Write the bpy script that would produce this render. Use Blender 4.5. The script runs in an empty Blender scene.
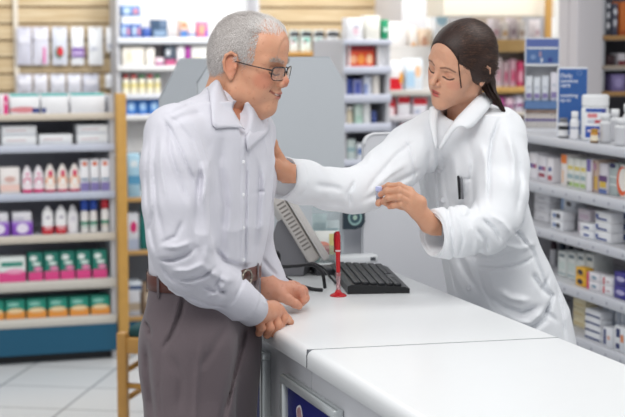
import bpy, bmesh, math, random
import numpy as np
from mathutils import Vector, Matrix, Euler
random.seed(7)
RNG = np.random.default_rng(7)
SC = bpy.context.scene
COL = SC.collection

# ------------------------------------------------------------------ camera
FPX = 1650.0
CAMZ = 1.66
PITCH = math.atan(187.5 / FPX)
cd = bpy.data.cameras.new('camera')
cd.sensor_width = 36.0
cd.lens = FPX / 625.0 * 36.0
cd.clip_start = 0.1
cd.clip_end = 60
cd.dof.use_dof = True
cd.dof.focus_distance = 3.75
cd.dof.aperture_fstop = 5.0
cam = bpy.data.objects.new('camera', cd)
cam.location = (0, 0, CAMZ)
cam.rotation_euler = (math.pi / 2 - PITCH, 0, 0)
COL.objects.link(cam)
SC.camera = cam
# ------------------------------------------------------------------ world, lights, exposure
wd = bpy.data.worlds.new('world')
SC.world = wd
wd.use_nodes = True
bgn = wd.node_tree.nodes['Background']
bgn.inputs[0].default_value = (0.93, 0.96, 1.0, 1)
bgn.inputs[1].default_value = 0.43
SC.view_settings.view_transform = 'Standard'
SC.view_settings.look = 'None'
SC.view_settings.gamma = 1.0
SC.view_settings.exposure = 0.03
try: SC.view_settings.use_curve_mapping = False
except Exception: pass
RA = math.radians(18.2)          # the shop's own grid is turned by this much
UV = (math.cos(RA), math.sin(RA))
VV = (-math.sin(RA), math.cos(RA))
def W(u, v, z=0.0):
    return Vector((u * UV[0] + v * VV[0], u * UV[1] + v * VV[1], z))
def area(name, loc, target, sx, sy, power, col=(1, 1, 1)):
    ld = bpy.data.lights.new(name, 'AREA')
    ld.shape = 'RECTANGLE'; ld.size = sx; ld.size_y = sy
    ld.energy = power; ld.color = col
    o = bpy.data.objects.new(name, ld)
    o.location = loc
    d = Vector(target) - Vector(loc)
    o.rotation_euler = d.to_track_quat('-Z', 'Y').to_euler()
    COL.objects.link(o)
    return o
area('unseen_overhead_light', W(0.5, 2.1, 2.9), W(1.0, 3.2, 1.0), 1.3, 0.9, 30, (1, 0.99, 0.97))
area('unseen_overhead_light', W(-1.3, 2.7, 2.7), W(1.0, 3.2, 0.7), 1.3, 0.9, 16, (1, 0.99, 0.97))  # fill light added to brighten the customer side of the counter
area('unseen_overhead_light', W(2.6, 3.4, 2.9), W(1.6, 4.0, 1.0), 1.2, 1.6, 20, (1, 0.99, 0.97))
area('unseen_overhead_light', W(0.9, 6.6, 2.9), W(1.0, 6.8, 0.0), 2.6, 1.2, 38, (1, 0.99, 0.97))
area('unseen_overhead_light', W(2.4, 8.7, 2.9), W(2.3, 10.2, 1.6), 3.4, 0.7, 44, (1, 0.99, 0.97))
area('unseen_overhead_light', W(3.7, 7.4, 2.9), W(3.6, 9.6, 1.5), 1.6, 0.6, 45, (1, 0.99, 0.97))  # extra light put in to whiten the back wall beyond the pharmacist
area('unseen_overhead_light', W(0.9, 8.3, 2.9), W(1.3, 10.0, 1.5), 2.0, 0.6, 4, (1, 0.97, 0.9))

# ------------------------------------------------------------------ pixel helpers (625x417 picture of this camera)
_c, _s = math.cos(PITCH), math.sin(PITCH)
def ray(px, py):
    x = (px - 312.5) / FPX; y = -(py - 208.5) / FPX
    return Vector((x, _c + y * _s, -_s + y * _c))
def P(px, py, Y):
    r = ray(px, py)
    return Vector((0, 0, CAMZ)) + r * (Y / r.y)
def onz(px, py, z):
    r = ray(px, py)
    return Vector((0, 0, CAMZ)) + r * ((z - CAMZ) / r.z)
def onv(px, py, v):             # point on the room plane v = const, as (u, z)
    r = ray(px, py)
    k = v / (r.x * VV[0] + r.y * VV[1])
    p = Vector((0, 0, CAMZ)) + r * k
    return p.x * UV[0] + p.y * UV[1], p.z
def onu(px, py, u):             # point on the room plane u = const, as (v, z)
    r = ray(px, py)
    k = u / (r.x * UV[0] + r.y * UV[1])
    p = Vector((0, 0, CAMZ)) + r * k
    return p.x * VV[0] + p.y * VV[1], p.z

# ------------------------------------------------------------------ materials
def lin(h):
    h = h.lstrip('#')
    c = [int(h[i:i + 2], 16) / 255 for i in (0, 2, 4)]
    return tuple((x / 12.92 if x <= 0.04045 else ((x + 0.055) / 1.055) ** 2.4) for x in c)
_M = {}
def mat(hexc, rough=0.55, var=0.04, scale=30, bump=0.0, metal=0.0, trans=0.0, emit=0.0, sss=0.0, name=None):
    key = (hexc, rough, var, scale, bump, metal, trans, emit, sss)
    if key in _M: return _M[key]
    m = bpy.data.materials.new(name or 'surface_' + hexc.strip('#'))
    m.use_nodes = True
    nt = m.node_tree; b = nt.nodes['Principled BSDF']
    c = lin(hexc)
    b.inputs['Roughness'].default_value = rough
    b.inputs['Metallic'].default_value = metal
    b.inputs['Transmission Weight'].default_value = trans
    if emit:
        b.inputs['Emission Color'].default_value = (*c, 1)
        b.inputs['Emission Strength'].default_value = emit
    if sss:
        b.inputs['Subsurface Weight'].default_value = sss
        b.inputs['Subsurface Radius'].default_value = (0.6, 0.25, 0.12)
        b.inputs['Subsurface Scale'].default_value = 0.01
    tc = nt.nodes.new('ShaderNodeTexCoord')
    nz = nt.nodes.new('ShaderNodeTexNoise'); nz.inputs['Scale'].default_value = scale
    nz.inputs['Detail'].default_value = 4
    nt.links.new(tc.outputs['Object'], nz.inputs['Vector'])
    mx = nt.nodes.new('ShaderNodeMix'); mx.data_type = 'RGBA'
    mx.inputs['A'].default_value = (*[x * (1 - var) for x in c], 1)
    mx.inputs['B'].default_value = (*[min(1, x * (1 + var)) for x in c], 1)
    nt.links.new(nz.outputs['Fac'], mx.inputs['Factor'])
    nt.links.new(mx.outputs['Result'], b.inputs['Base Color'])
    if bump:
        bp = nt.nodes.new('ShaderNodeBump'); bp.inputs['Strength'].default_value = bump
        bp.inputs['Distance'].default_value = 0.002
        nt.links.new(nz.outputs['Fac'], bp.inputs['Height']); nt.links.new(bp.outputs['Normal'], b.inputs['Normal'])
    _M[key] = m
    return m
def N(nt, t, **kw):
    n = nt.nodes.new(t)
    for k, v in kw.items(): n.inputs[k.replace('_', ' ')].default_value = v
    return n

# ------------------------------------------------------------------ mesh builders
class MB:
    """collects faces with material slots and becomes ONE mesh object"""
    def __init__(s): s.v = []; s.f = []; s.mi = []; s.mats = []; s.smooth = []
    def slot(s, m):
        if m not in s.mats: s.mats.append(m)
        return s.mats.index(m)
    def face(s, pts, m, smooth=False):
        i = len(s.v); s.v += [tuple(p) for p in pts]
        s.f.append(tuple(range(i, i + len(pts)))); s.mi.append(s.slot(m)); s.smooth.append(smooth)
    def mesh(s, verts, faces, m, smooth=True):
        i = len(s.v); s.v += [tuple(p) for p in verts]; k = s.slot(m)
        for f in faces: s.f.append(tuple(j + i for j in f)); s.mi.append(k); s.smooth.append(smooth)
    def box(s, x0, x1, y0, y1, z0, z1, m):
        vs = [(x0, y0, z0), (x1, y0, z0), (x1, y1, z0), (x0, y1, z0), (x0, y0, z1), (x1, y0, z1), (x1, y1, z1), (x0, y1, z1)]
        s.mesh(vs, [(0, 3, 2, 1), (4, 5, 6, 7), (0, 1, 5, 4), (1, 2, 6, 5), (2, 3, 7, 6), (3, 0, 4, 7)], m, False)
    def bbox(s, x0, x1, y0, y1, z0, z1, m, b=0.004, seg=2):
        """bevelled box"""
        bm = bmesh.new()
        bmesh.ops.create_cube(bm, size=1)
        for v in bm.verts:
            v.co = Vector((x0 + (v.co.x + .5) * (x1 - x0), y0 + (v.co.y + .5) * (y1 - y0), z0 + (v.co.z + .5) * (z1 - z0)))
        bmesh.ops.bevel(bm, geom=bm.edges[:], offset=b, segments=seg, profile=0.5, affect='EDGES')
        s.mesh([v.co for v in bm.verts], [[v.index for v in f.verts] for f in bm.faces], m, True)
        bm.free()
    def prism(s, poly, y0, y1, m, axis='y'):
        """poly of (a, b); extruded along axis"""
        def mk(a, b, t):
            return (a, t, b) if axis == 'y' else ((t, a, b) if axis == 'x' else (a, b, t))
        n = len(poly)
        vs = [mk(a, b, y0) for a, b in poly] + [mk(a, b, y1) for a, b in poly]
        fs = [tuple(range(n)), tuple(range(2 * n - 1, n - 1, -1))] + [(i, n + i, n + (i + 1) % n, (i + 1) % n) for i in range(n)]
        s.mesh(vs, fs, m, False)
    def lathe(s, prof, m, seg=20, sy=1.0, c=(0, 0), mats=None, caps=True, smooth=True):
        """prof [(r, z)], optional material for each segment"""
        n = len(prof); base = []
        for r, z in prof:
            base += [(c[0] + r * math.cos(2 * math.pi * k / seg), c[1] + sy * r * math.sin(2 * math.pi * k / seg), z) for k in range(seg)]
        i0 = len(s.v); s.v += base
        for j in range(n - 1):
            mm = mats[j] if mats else m
            kk = s.slot(mm)
            for k in range(seg):
                a = i0 + j * seg + k; b2 = i0 + j * seg + (k + 1) % seg
                s.f.append((a, b2, b2 + seg, a + seg)); s.mi.append(kk); s.smooth.append(smooth)
        if caps:
            s.f.append(tuple(i0 + k for k in range(seg - 1, -1, -1))); s.mi.append(s.slot(mats[0] if mats else m)); s.smooth.append(False)
            s.f.append(tuple(i0 + (n - 1) * seg + k for k in range(seg))); s.mi.append(s.slot(mats[-1] if mats else m)); s.smooth.append(False)
    def tube(s, pts, r, m, seg=10, closed=False):
        pts = [Vector(p) for p in pts]; n = len(pts)
        rr = r if isinstance(r, (list, tuple)) else [r] * n
        up = Vector((0.13, 0.21, 0.97)).normalized(); vs = []
        prev = None
        for i, p in enumerate(pts):
            a = pts[(i - 1) % n] if (closed or i > 0) else p
            b = pts[(i + 1) % n] if (closed or i < n - 1) else p
            t = (b - a).normalized()
            if prev is None:
                x = t.cross(up)
                if x.length < 0.05: x = t.cross(Vector((1, 0, 0)))
            else: x = prev - t * prev.dot(t)
            x.normalize(); prev = x; y = t.cross(x)
            vs += [p + (x * math.cos(2 * math.pi * k / seg) + y * math.sin(2 * math.pi * k / seg)) * rr[i] for k in range(seg)]
        fs = []
        for j in range(n if closed else n - 1):
            for k in range(seg):
                a = j * seg + k; b = j * seg + (k + 1) % seg
                c = ((j + 1) % n) * seg + (k + 1) % seg; d = ((j + 1) % n) * seg + k
                fs.append((a, b, c, d))
        if not closed:
            fs.append(tuple(range(seg - 1, -1, -1))); fs.append(tuple((n - 1) * seg + k for k in range(seg)))
        s.mesh(vs, fs, m, True)
    def me(s, name):
        me = bpy.data.meshes.new(name)
        me.from_pydata([tuple(v) for v in s.v], [], s.f)
        for m in s.mats: me.materials.append(m)
        me.polygons.foreach_set('material_index', s.mi)
        me.polygons.foreach_set('use_smooth', s.smooth)
        me.update()
        return me
    def build(s, name, parent=None, loc=None, rz=0.0):
        o = bpy.data.objects.new(name, s.me(name))
        COL.objects.link(o)
        if parent: o.parent = parent
        if loc is not None: o.location = loc
        o.rotation_euler.z = rz
        return o
def tag(o, label=None, cat=None, group=None, kind=None):
    if label: o['label'] = label
    if cat: o['category'] = cat
    if group: o['group'] = group
    if kind: o['kind'] = kind
    return o
def empty(name, loc, rz, label, cat, group=None):
    o = bpy.data.objects.new(name, None); COL.objects.link(o)
    o.location = loc; o.rotation_euler.z = rz; o.empty_display_size = 0.05
    return tag(o, label, cat, group)
def copy_tree(o, parent=None):
    c = o.copy(); COL.objects.link(c); c.parent = parent
    for ch in o.children[:]: copy_tree(ch, c)
    return c
def spline(pts, n=8):
    """Catmull-Rom through pts"""
    pts = [Vector(p) for p in pts]; out = []
    for i in range(len(pts) - 1):
        p0 = pts[max(i - 1, 0)]; p1 = pts[i]; p2 = pts[i + 1]; p3 = pts[min(i + 2, len(pts) - 1)]
        for k in range(n):
            t = k / n
            out.append(0.5 * ((2 * p1) + (p2 - p0) * t + (2 * p0 - 5 * p1 + 4 * p2 - p3) * t * t + (3 * p1 - p0 - 3 * p2 + p3) * t ** 3))
    out.append(pts[-1])
    return out
# ================================================================== setting
WHITE = mat('#eceef0', 0.45, 0.01)
def floor_mat():
    m = bpy.data.materials.new('floor_tiles'); m.use_nodes = True; nt = m.node_tree; b = nt.nodes['Principled BSDF']
    b.inputs['Roughness'].default_value = 0.22
    tc = N(nt, 'ShaderNodeTexCoord'); mp = N(nt, 'ShaderNodeMapping'); mp.inputs['Rotation'].default_value = (0, 0, math.radians(-63.2))
    nt.links.new(tc.outputs['Object'], mp.inputs['Vector'])
    br = N(nt, 'ShaderNodeTexBrick'); br.offset = 0.0; br.squash = 1.0
    br.inputs['Scale'].default_value = 1.0; br.inputs['Brick Width'].default_value = 0.42; br.inputs['Row Height'].default_value = 0.42
    br.inputs['Mortar Size'].default_value = 0.006; br.inputs['Mortar Smooth'].default_value = 0.1
    br.inputs['Color1'].default_value = (*lin('#dcdedf'), 1); br.inputs['Color2'].default_value = (*lin('#d6d8da'), 1)
    br.inputs['Mortar'].default_value = (*lin('#a0a1a5'), 1)
    nt.links.new(mp.outputs[0], br.inputs['Vector']); nt.links.new(br.outputs['Color'], b.inputs['Base Color'])
    return m
def slab(name, u0, u1, v0, v1, z0, z1, m, kind='structure'):
    b = MB(); b.box(u0, u1, v0, v1, z0, z1, m)
    return tag(b.build(name, None, (0, 0, 0), RA), kind=kind)
slab('floor', -1.5, 5.5, -0.5, 11.0, -0.05, 0.0, floor_mat())
def slat_mat():
    m = bpy.data.materials.new('slatwall_wood'); m.use_nodes = True; nt = m.node_tree; b = nt.nodes['Principled BSDF']
    b.inputs['Roughness'].default_value = 0.5
    tc = N(nt, 'ShaderNodeTexCoord'); sp = N(nt, 'ShaderNodeSeparateXYZ'); nt.links.new(tc.outputs['Object'], sp.inputs[0])
    nz = N(nt, 'ShaderNodeTexNoise', Scale=6.0); mp = N(nt, 'ShaderNodeMapping'); mp.inputs['Scale'].default_value = (0.6, 0.6, 6)
    nt.links.new(tc.outputs['Object'], mp.inputs[0]); nt.links.new(mp.outputs[0], nz.inputs['Vector'])
    r = N(nt, 'ShaderNodeValToRGB'); r.color_ramp.elements[0].color = (*lin('#b79d76'), 1); r.color_ramp.elements[1].color = (*lin('#cdbb9a'), 1)
    r.color_ramp.elements[0].position = 0.3; r.color_ramp.elements[1].position = 0.7
    nt.links.new(nz.outputs['Fac'], r.inputs[0]); nt.links.new(r.outputs[0], b.inputs['Base Color'])
    return m
SLAT = slat_mat()
# back wall of wood slats: boards with real grooves between them
def slatwall(u0, u1, v, name):
    b = MB(); dark = mat('#8a6a3c', 0.6)
    b.box(u0, u1, v + 0.012, v + 0.05, 0, 2.9, dark)
    z = 0.05
    while z < 2.6:
        b.box(u0, u1, v - 0.012, v + 0.012, z, z + 0.088, SLAT); z += 0.1
    return tag(b.build(name, None, (0, 0, 0), RA), kind='structure')
slatwall(-0.6, 2.06, 9.98, 'wall_back')
slatwall(2.86, 3.70, 9.98, 'wall_back')
slab('wall_back', -0.6, 6.0, 10.04, 10.14, 0, 2.9, mat('#f4f4f2', 0.6, 0.01))
slab('wall_right', 5.0, 5.1, 4.0, 10.04, 0, 2.9, mat('#f0efec', 0.6, 0.01))
slab('wall_back', 3.70, 3.86, 9.5, 10.0, 0, 2.9, mat('#d9d9de', 0.5, 0.01))
# metal upright in the slatwall
b = MB(); b.box(-0.014, 0.014, -0.02, 0.0, 0, 2.9, mat('#d8cfc0', 0.4)); u, z = onv(16, 40, 9.96)
tag(b.build('trim_1', None, W(u, 9.967), RA), kind='structure')

# ------------------------------------------------------------------ counter: two carcass units, two worktop slabs
TOP = 0.98
cw = mat('#e9ebec', 0.32, 0.01, name='white_laminate'); cg = mat('#cfd0d4', 0.45, 0.01, name='grey_white_panel')
def counter_top(name, v0, v1, label):
    # bull-nosed slab, profile in (u, z), extruded along v
    u0, u1, r, zt, t = 1.044, 1.605, 0.016, TOP, 0.04
    pr = []
    for k in range(7):
        a = math.pi / 2 + k / 6 * math.pi / 2; pr.append((u0 + r + r * math.cos(a), zt - r + r * math.sin(a)))
    pr = [(u0 + r + .003, zt)] + pr
    pr += [(u0, zt - t + .001), (u0 + .001, zt - t), (u1 - .001, zt - t), (u1, zt - t + .001)]
    for k in range(5):
        a = k / 4 * math.pi / 2; pr.append((u1 - 0.006 + 0.006 * math.cos(a), zt - 0.006 + 0.006 * math.sin(a)))
    pr.append((u1 - .009, zt))
    n = len(pr); e = 0.0005
    b = MB(); rows = []
    cu = (u0 + u1) / 2; cz = zt - t / 2
    for v, ins in ((v0, e), (v0 + e * 0.4, e * 0.3), (v0 + e, 0), (v0 + e + .003, 0), (v1 - e - .003, 0), (v1 - e, 0), (v1 - e * 0.4, e * 0.3), (v1, e)):
        rows.append([(max(min(a, u1 - ins), u0 + ins), v, min(z, zt - ins) if z > zt - t + .001 else z) for a, z in pr])
    vs = [(p[0], p[1] - ((p[0] - u0) * .075 - .008 if 3.1 < p[1] < 3.3 else 0), p[2]) for rw in rows for p in rw]; fs = []
    for j in range(len(rows) - 1):
        for i in range(n):
            fs.append((j * n + i, j * n + (i + 1) % n, (j + 1) * n + (i + 1) % n, (j + 1) * n + i))
    fs.append(tuple(range(n))); fs.append(tuple(range((len(rows) - 1) * n + n - 1, (len(rows) - 1) * n - 1, -1)))
    b.mesh(vs, [f[::-1] for f in fs], cw, True)
    o = b.build(name, None, (0, 0, 0), RA); tag(o, label, 'worktop')
    return o
counter_top('counter_worktop', 1.2, 3.2035, 'white worktop slab of the counter, the nearer one with nothing on it')
far_top = counter_top('counter_worktop', 3.2115, 4.44, 'white worktop slab of the counter under the black keyboard')
b = MB(); sh_ = lambda u: -((u - 1.044) * .075 - .008)
for z0, z1 in ((TOP - .038, TOP - .0004),):
    q = [(1.0455, 3.2037 + sh_(1.0455)), (1.603, 3.2037 + sh_(1.603)), (1.603, 3.2113 + sh_(1.603)), (1.0455, 3.2113 + sh_(1.0455))]
    b.prism(q, z0, z1, mat('#6f7277', .6), axis='z')
b.build('joint_strip', far_top)
def carcass(v0, v1, label):
    e = empty('counter_cabinet', W(1.07, v0), RA, label, 'counter')
    L = v1 - v0
    b = MB(); b.box(0.0, 0.51, 0.0015, L - 0.0015, 0.08, TOP - 0.0405, cg); b.build('body', e)
    b = MB(); b.box(0.04, 0.50, 0.02, L - 0.02, 0, 0.08, mat('#55565a', 0.5)); b.build('plinth', e)
    return e
carcass(1.2, 3.262, 'white counter cabinet below the empty worktop, carrying the navy poster frame')
carcass(3.262, 4.44, 'white counter cabinet the elderly man leans against')

# poster frame fixed on the counter's customer side
def poster_frame(v0, v1, z1, label, emblem):
    # local x = v (decreasing towards the camera -> use own axes), plane u = 1.07
    t = 0.022; z0 = 0.22; ff = 0.018
    al = mat('#c9cecf', 0.3, 0.02, metal=0.55, name='brushed_aluminium'); al2 = mat('#8f9494', 0.35, 0.02, metal=0.5)
    e = empty('poster_display', W(1.0685, v0, 0), RA, label, 'frame')
    L = v1 - v0
    b = MB()
    for (a0, a1, c0, c1) in ((0, L, z1 - ff, z1), (0, L, z0, z0 + ff), (0, ff, z0 + ff, z1 - ff), (L - ff, L, z0 + ff, z1 - ff)):
        b.bbox(-t, 0, a0, a1, c0, c1, al, 0.0015, 1)
    b.box(-t * 0.72, -t * 0.58, 0.002, L - 0.002, z1, z1 + 0.0012, al2)
    b.build('frame_rim', e)
    b = MB(); b.box(-0.008, -0.001, ff, L - ff, z0 + ff, z1 - ff, mat('#141a6a', 0.6, 0.05))
    p = b.build('poster', e)
    if emblem:
        wm = mat('#e8e4ea', 0.4); em = mat('#b08a8a', 0.5, 0.3, 90); nv = mat('#1b2070', 0.3)
        # rounded tilted bar-shaped emblem printed in white
        vv, zz = onu(300, 411, 1.07 - 0.009); c0 = vv - v0
        def pill(hw, hl, x, mm, bb):
            pts = []
            ang = math.radians(24)
            for k in range(20):
                a = 2 * math.pi * k / 20
                q = (hw * math.copysign(abs(math.cos(a)) ** 0.6, math.cos(a)), hl * math.copysign(abs(math.sin(a)) ** 0.6, math.sin(a)))
                pts.append((x, c0 + q[0] * math.cos(ang) - q[1] * math.sin(ang) * -1, zz - 0.012 + q[1] * math.cos(ang) + q[0] * math.sin(ang) * -1))
            bb.face(pts, mm)
        bb = MB(); pill(0.021, 0.024, -0.0084, wm, bb); pill(0.0155, 0.0195, -0.0088, em, bb)
        bb.build('emblem', p)
    return e
vN, _z = onu(335, 405, 1.05); vF, _z2 = onu(281, 380, 1.05)
_, zt_ = onu(281, 374, 1.05)
poster_frame(vN, vF, zt_, 'aluminium frame with a navy poster on the front of the counter', True)
vF2, zt2 = onu(263.5, 353, 1.05)
poster_frame(vF2 + 0.004, vF2 + 0.40, zt2, "aluminium frame on the counter beside the elderly man's trousers", False)

# ------------------------------------------------------------------ privacy panels
gp = mat('#bfc4c9', 0.4, 0.01, name='grey_laminate_panel'); gd = mat('#8b9096', 0.5)
def privacy(u0, u1, v, z0, z1, ch, label, foot=True, r=0.0, m=gp, sides=(1, 1)):
    e = empty('privacy_screen', W((u0 + u1) / 2, v), RA, label, 'partition')
    h = (u1 - u0) / 2
    b = MB()
    cx, cz = ch
    poly = [(-h, z0), (h, z0)]
    poly += ([(h, z1 - cz), (h - cx, z1)] if sides[1] else [(h, z1)])
    poly += ([(-h + cx, z1), (-h, z1 - cz)] if sides[0] else [(-h, z1)])
    b.prism(poly, 0, 0.02, m)
    b.build('panel', e)
    b = MB()
    tp = poly[2:]
    b.tube([(a, 0.01, z) for a, z in tp], 0.004, mat('#a4a9af', .45), 6); b.build('edge_trim', e)
    if foot:
        b = MB(); b.box(-h, -h + 0.04, -0.03, 0.05, 0, z0, gd); b.build('post', e)
        b = MB(); b.box(h - 0.04, h, -0.03, 0.05, 0, z0, gd); b.build('post', e)
    return e
privacy(1.173, 1.618, 4.62, 0.5, 1.552, (0.045, 0.07), 'large grey privacy screen with clipped corners behind the computer terminal')
privacy(1.285, 1.80, 5.6, 0.5, 1.528, (0.075, 0.14), "grey privacy screen with a clipped corner just behind the elderly man's shoulder")
# rounded light panel behind the pharmacist's arm
def round_panel():
    u0, z1 = onv(364, 134, 4.60); h = (onv(452, 134, 4.60)[0] - u0) / 2; u1 = u0 + 2 * h; r = 0.035
    e = empty('low_partition', W(u0 + h, 4.60), RA, "pale grey low partition with rounded corners behind the pharmacist's arm", 'partition')
    lm = mat('#d3d4d9', 0.45, 0.01)
    pts = [(-h, 0.0), (h, 0.0)]
    for k in range(7):
        a = k / 6 * math.pi / 2; pts.append((h - r + r * math.cos(a), z1 - r + r * math.sin(a)))
    for k in range(7):
        a = math.pi / 2 + k / 6 * math.pi / 2; pts.append((-h + r + r * math.cos(a), z1 - r + r * math.sin(a)))
    b = MB(); b.prism(pts, 0, 0.022, lm); b.build('panel', e)
    b = MB(); b.tube([(a, -0.001, z) for a, z in pts[2:]], 0.004, mat('#e4e5e8', 0.4), 6); b.build('edge_trim', e)
round_panel()
def infill():
    u0, _ = onv(340, 240, 4.68); u1 = u0 + 0.6
    _, z1 = onv(360, 196, 4.68)
    b = MB(); b.bbox(0, 0.5, 0, 0.02, 0, z1, mat('#d3d4d9', 0.45, 0.01), 0.006)
    o = b.build('low_partition', None, W(u0, 4.68), RA)
    tag(o, 'plain grey low partition closing the gap beyond the keyboard', 'partition')
infill()

# ------------------------------------------------------------------ shelf units
PX = {}
def shelf_unit(name, label, u0, u1, v, depth, shelves, top, backcol, edgecols, basecol=None, base_h=0.0, post=None, side=True, thick=None, back_z=None):
    e = empty(name, W(u0, v), RA, label, 'shelf unit')
    L = u1 - u0
    b = MB(); b.box(0, L, depth - 0.02, depth, 0.0, back_z or top, mat(backcol, 0.6, 0.02)); b.build('back_panel', e)
    if side:
        for x in (0.0, L - 0.02):
            b = MB(); b.box(x, x + 0.02, 0.02, depth - 0.02, 0.0, top, mat('#c3c4c9', 0.5, 0.02)); b.build('side_panel', e)
    for (zt, zb), ec in zip(shelves, edgecols):
        b = MB(); b.box(0.02, L - 0.02, 0.006, depth - 0.02, zt - 0.02, zt, mat('#c9cacf', 0.5, 0.02)); s = b.build('shelf', e)
        b = MB(); b.bbox(0.0, L, -0.004, 0.006, zb, zt + 0.003, mat(ec, 0.4, 0.03, 60), 0.002, 1)
        b.build('price_strip', s)
    if basecol:
        b = MB(); b.box(0.0, L, 0.0, depth - 0.02, 0.045, base_h, mat(basecol, 0.45, 0.03)); b.build('base', e)
        b = MB(); b.box(0.0, L, 0.05, depth - 0.05, 0, 0.045, mat('#26282c', 0.6)); b.build('plinth', e)
    if post:
        b = MB(); b.bbox(post[0] - u0, post[1] - u0, -0.02, 0.03, 0.0, post[2], mat('#c99a4e', 0.45, 0.12, 25), 0.006); b.build('post', e)
    return e
VL = 7.927
def zL(y, x=60): return onv(x, y, VL)[1]
LSH = [(zL(114), zL(120)), (zL(145.5), zL(152)), (zL(193), zL(200)), (zL(235), zL(242)), (zL(281), zL(290)), (zL(318), zL(326))]
shelf_unit('product_shelf', 'low grey gondola shelf with teal base beside the wooden post', 0.35, 1.59, VL, 0.42, LSH, 1.30, '#a2a4ae',
           ['#d3c8b8', '#c3c8d6', '#bcc2d2', '#cfc6b8', '#c9c5bc', '#cdc9c0'], '#0f5573', LSH[-1][1], post=(1.598, 1.648, 1.31))
VM = 8.35
def zM(y, x=136): return onv(x, y, VM)[1]
MSH = [(zM(y), zM(y + 4)) for y in (198, 251, 317)]
shelf_unit('product_shelf', "wood-edged shelf unit between the wooden post and the elderly man's back", 1.71, 2.6, VM, 0.4, MSH, zM(158), '#8f9196',
           ['#d2a565'] * 3, '#0f5573', MSH[-1][1])
VH = 9.72
def zH(y, x=150): return onv(x, y, VH)[1]
HSH = [(zH(38), zH(44)), (zH(66), zH(71)), (zH(94), zH(99)), (zH(115), zH(120))]
shelf_unit('wall_shelf', 'tall white wall shelf unit of cartons below the bright header', onv(117.5, 60, VH)[0], 2.86, VH, 0.22, HSH, 1.86, '#e6e6e6', ['#dfe3ea', '#e4e4e4', '#dcdfe6', '#e2e2e2'], back_z=2.3)
# right gondola, seen across the counter
VG = 8.0
def zG(y, x=362): return onv(x, y, VG)[1]
GSH = [(zG(40), zG(45)), (zG(67), zG(74)), (zG(95), zG(103)), (zG(124), zG(132)), (zG(160), zG(166)), (zG(196), zG(202))]
shelf_unit('product_shelf', 'grey-edged gondola of medicine packs between the grey screen and the pharmacist', 2.80, 3.06, VG, 0.5, GSH, zG(42), '#b9bcc6', ['#c9cddb'] * 6)
VG2 = 8.45
GS2 = [(zG(95) + .0, zG(101)), (zG(122), zG(128)), (zG(150), zG(156))]
shelf_unit('product_shelf', "shelf unit with red-topped cartons beside the pharmacist's chin", 3.10, 3.75, VG2, 0.15, GS2, zG(48), '#d8d4d0', ['#c9c4bd', '#d6d3d8', '#c9cddb'])
# display wall behind the pharmacist's ponytail
VK = 8.6
def zK(y, x=512): return onv(x, y, VK)[1]
uK0 = onv(470, 50, VK)[0]; uK1 = onv(553, 50, VK)[0]
KSH = [(zK(40), zK(52)), (zK(87), zK(93)), (zK(112), zK(116)), (zK(137), zK(141))]
shelf_unit('wall_shelf', 'wooden wall shelves of cosmetic packs beyond the pharmacist\'s ponytail', uK0, uK1, VK, 0.4, KSH, zK(14), '#cdbfb0', ['#c9a56b', '#c9a05e', '#cfc6bc', '#b08a58'])
# header box above them
b = MB(); u0 = onv(436, 10, 8.4)[0]; u1 = onv(549, 10, 8.4)[0]
b.bbox(0, u1 - u0 - .01, 0, 0.25, zK(17), zK(17) + 0.5, mat('#f3ead9', 0.5, 0.01), 0.01)
tag(b.build('light_box', None, W(u0, 8.3), RA), "cream header box above the wooden wall shelves", 'light box')
b = MB(); b.box(0, 0.03, 0, 0.03, 0, 2.3, mat('#b98d4c', 0.5, 0.1, 20))
tag(b.build('wooden_post', None, W(onv(547, 10, 8.2)[0], 8.2), RA), 'wooden post between the header box and the white column', 'post')
# white column
u0, _ = onv(577, 50, 6.6); u1, _ = onv(603, 50, 6.6)
b = MB(); b.bbox(0, u1 - u0, 0, 0.19, 0, 2.9, mat('#d4cfd2', 0.5, 0.01), 0.008)
b.bbox(-0.002, 0.0, 0.08, 0.086, 0, 2.9, mat('#b9b4b8', 0.5), 0.0005, 1)
tag(b.build('column_1', None, W(u0, 6.6), RA), kind='structure')
# dark shelf niche right of the column
VD = 6.75
def zD(y, x=615): return onv(x, y, VD)[1]
uD0 = onv(603, 50, VD)[0]
shelf_unit('wall_shelf', 'dark shelving with orange and purple goods beside the white column', uD0, uD0 + 0.5, VD, 0.4, [(zD(36), zD(40)), (zD(66), zD(69)), (zD(92), zD(96))], zD(-40), '#4e4a50', ['#b98d55', '#b9aa98', '#b98d55'])

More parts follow.
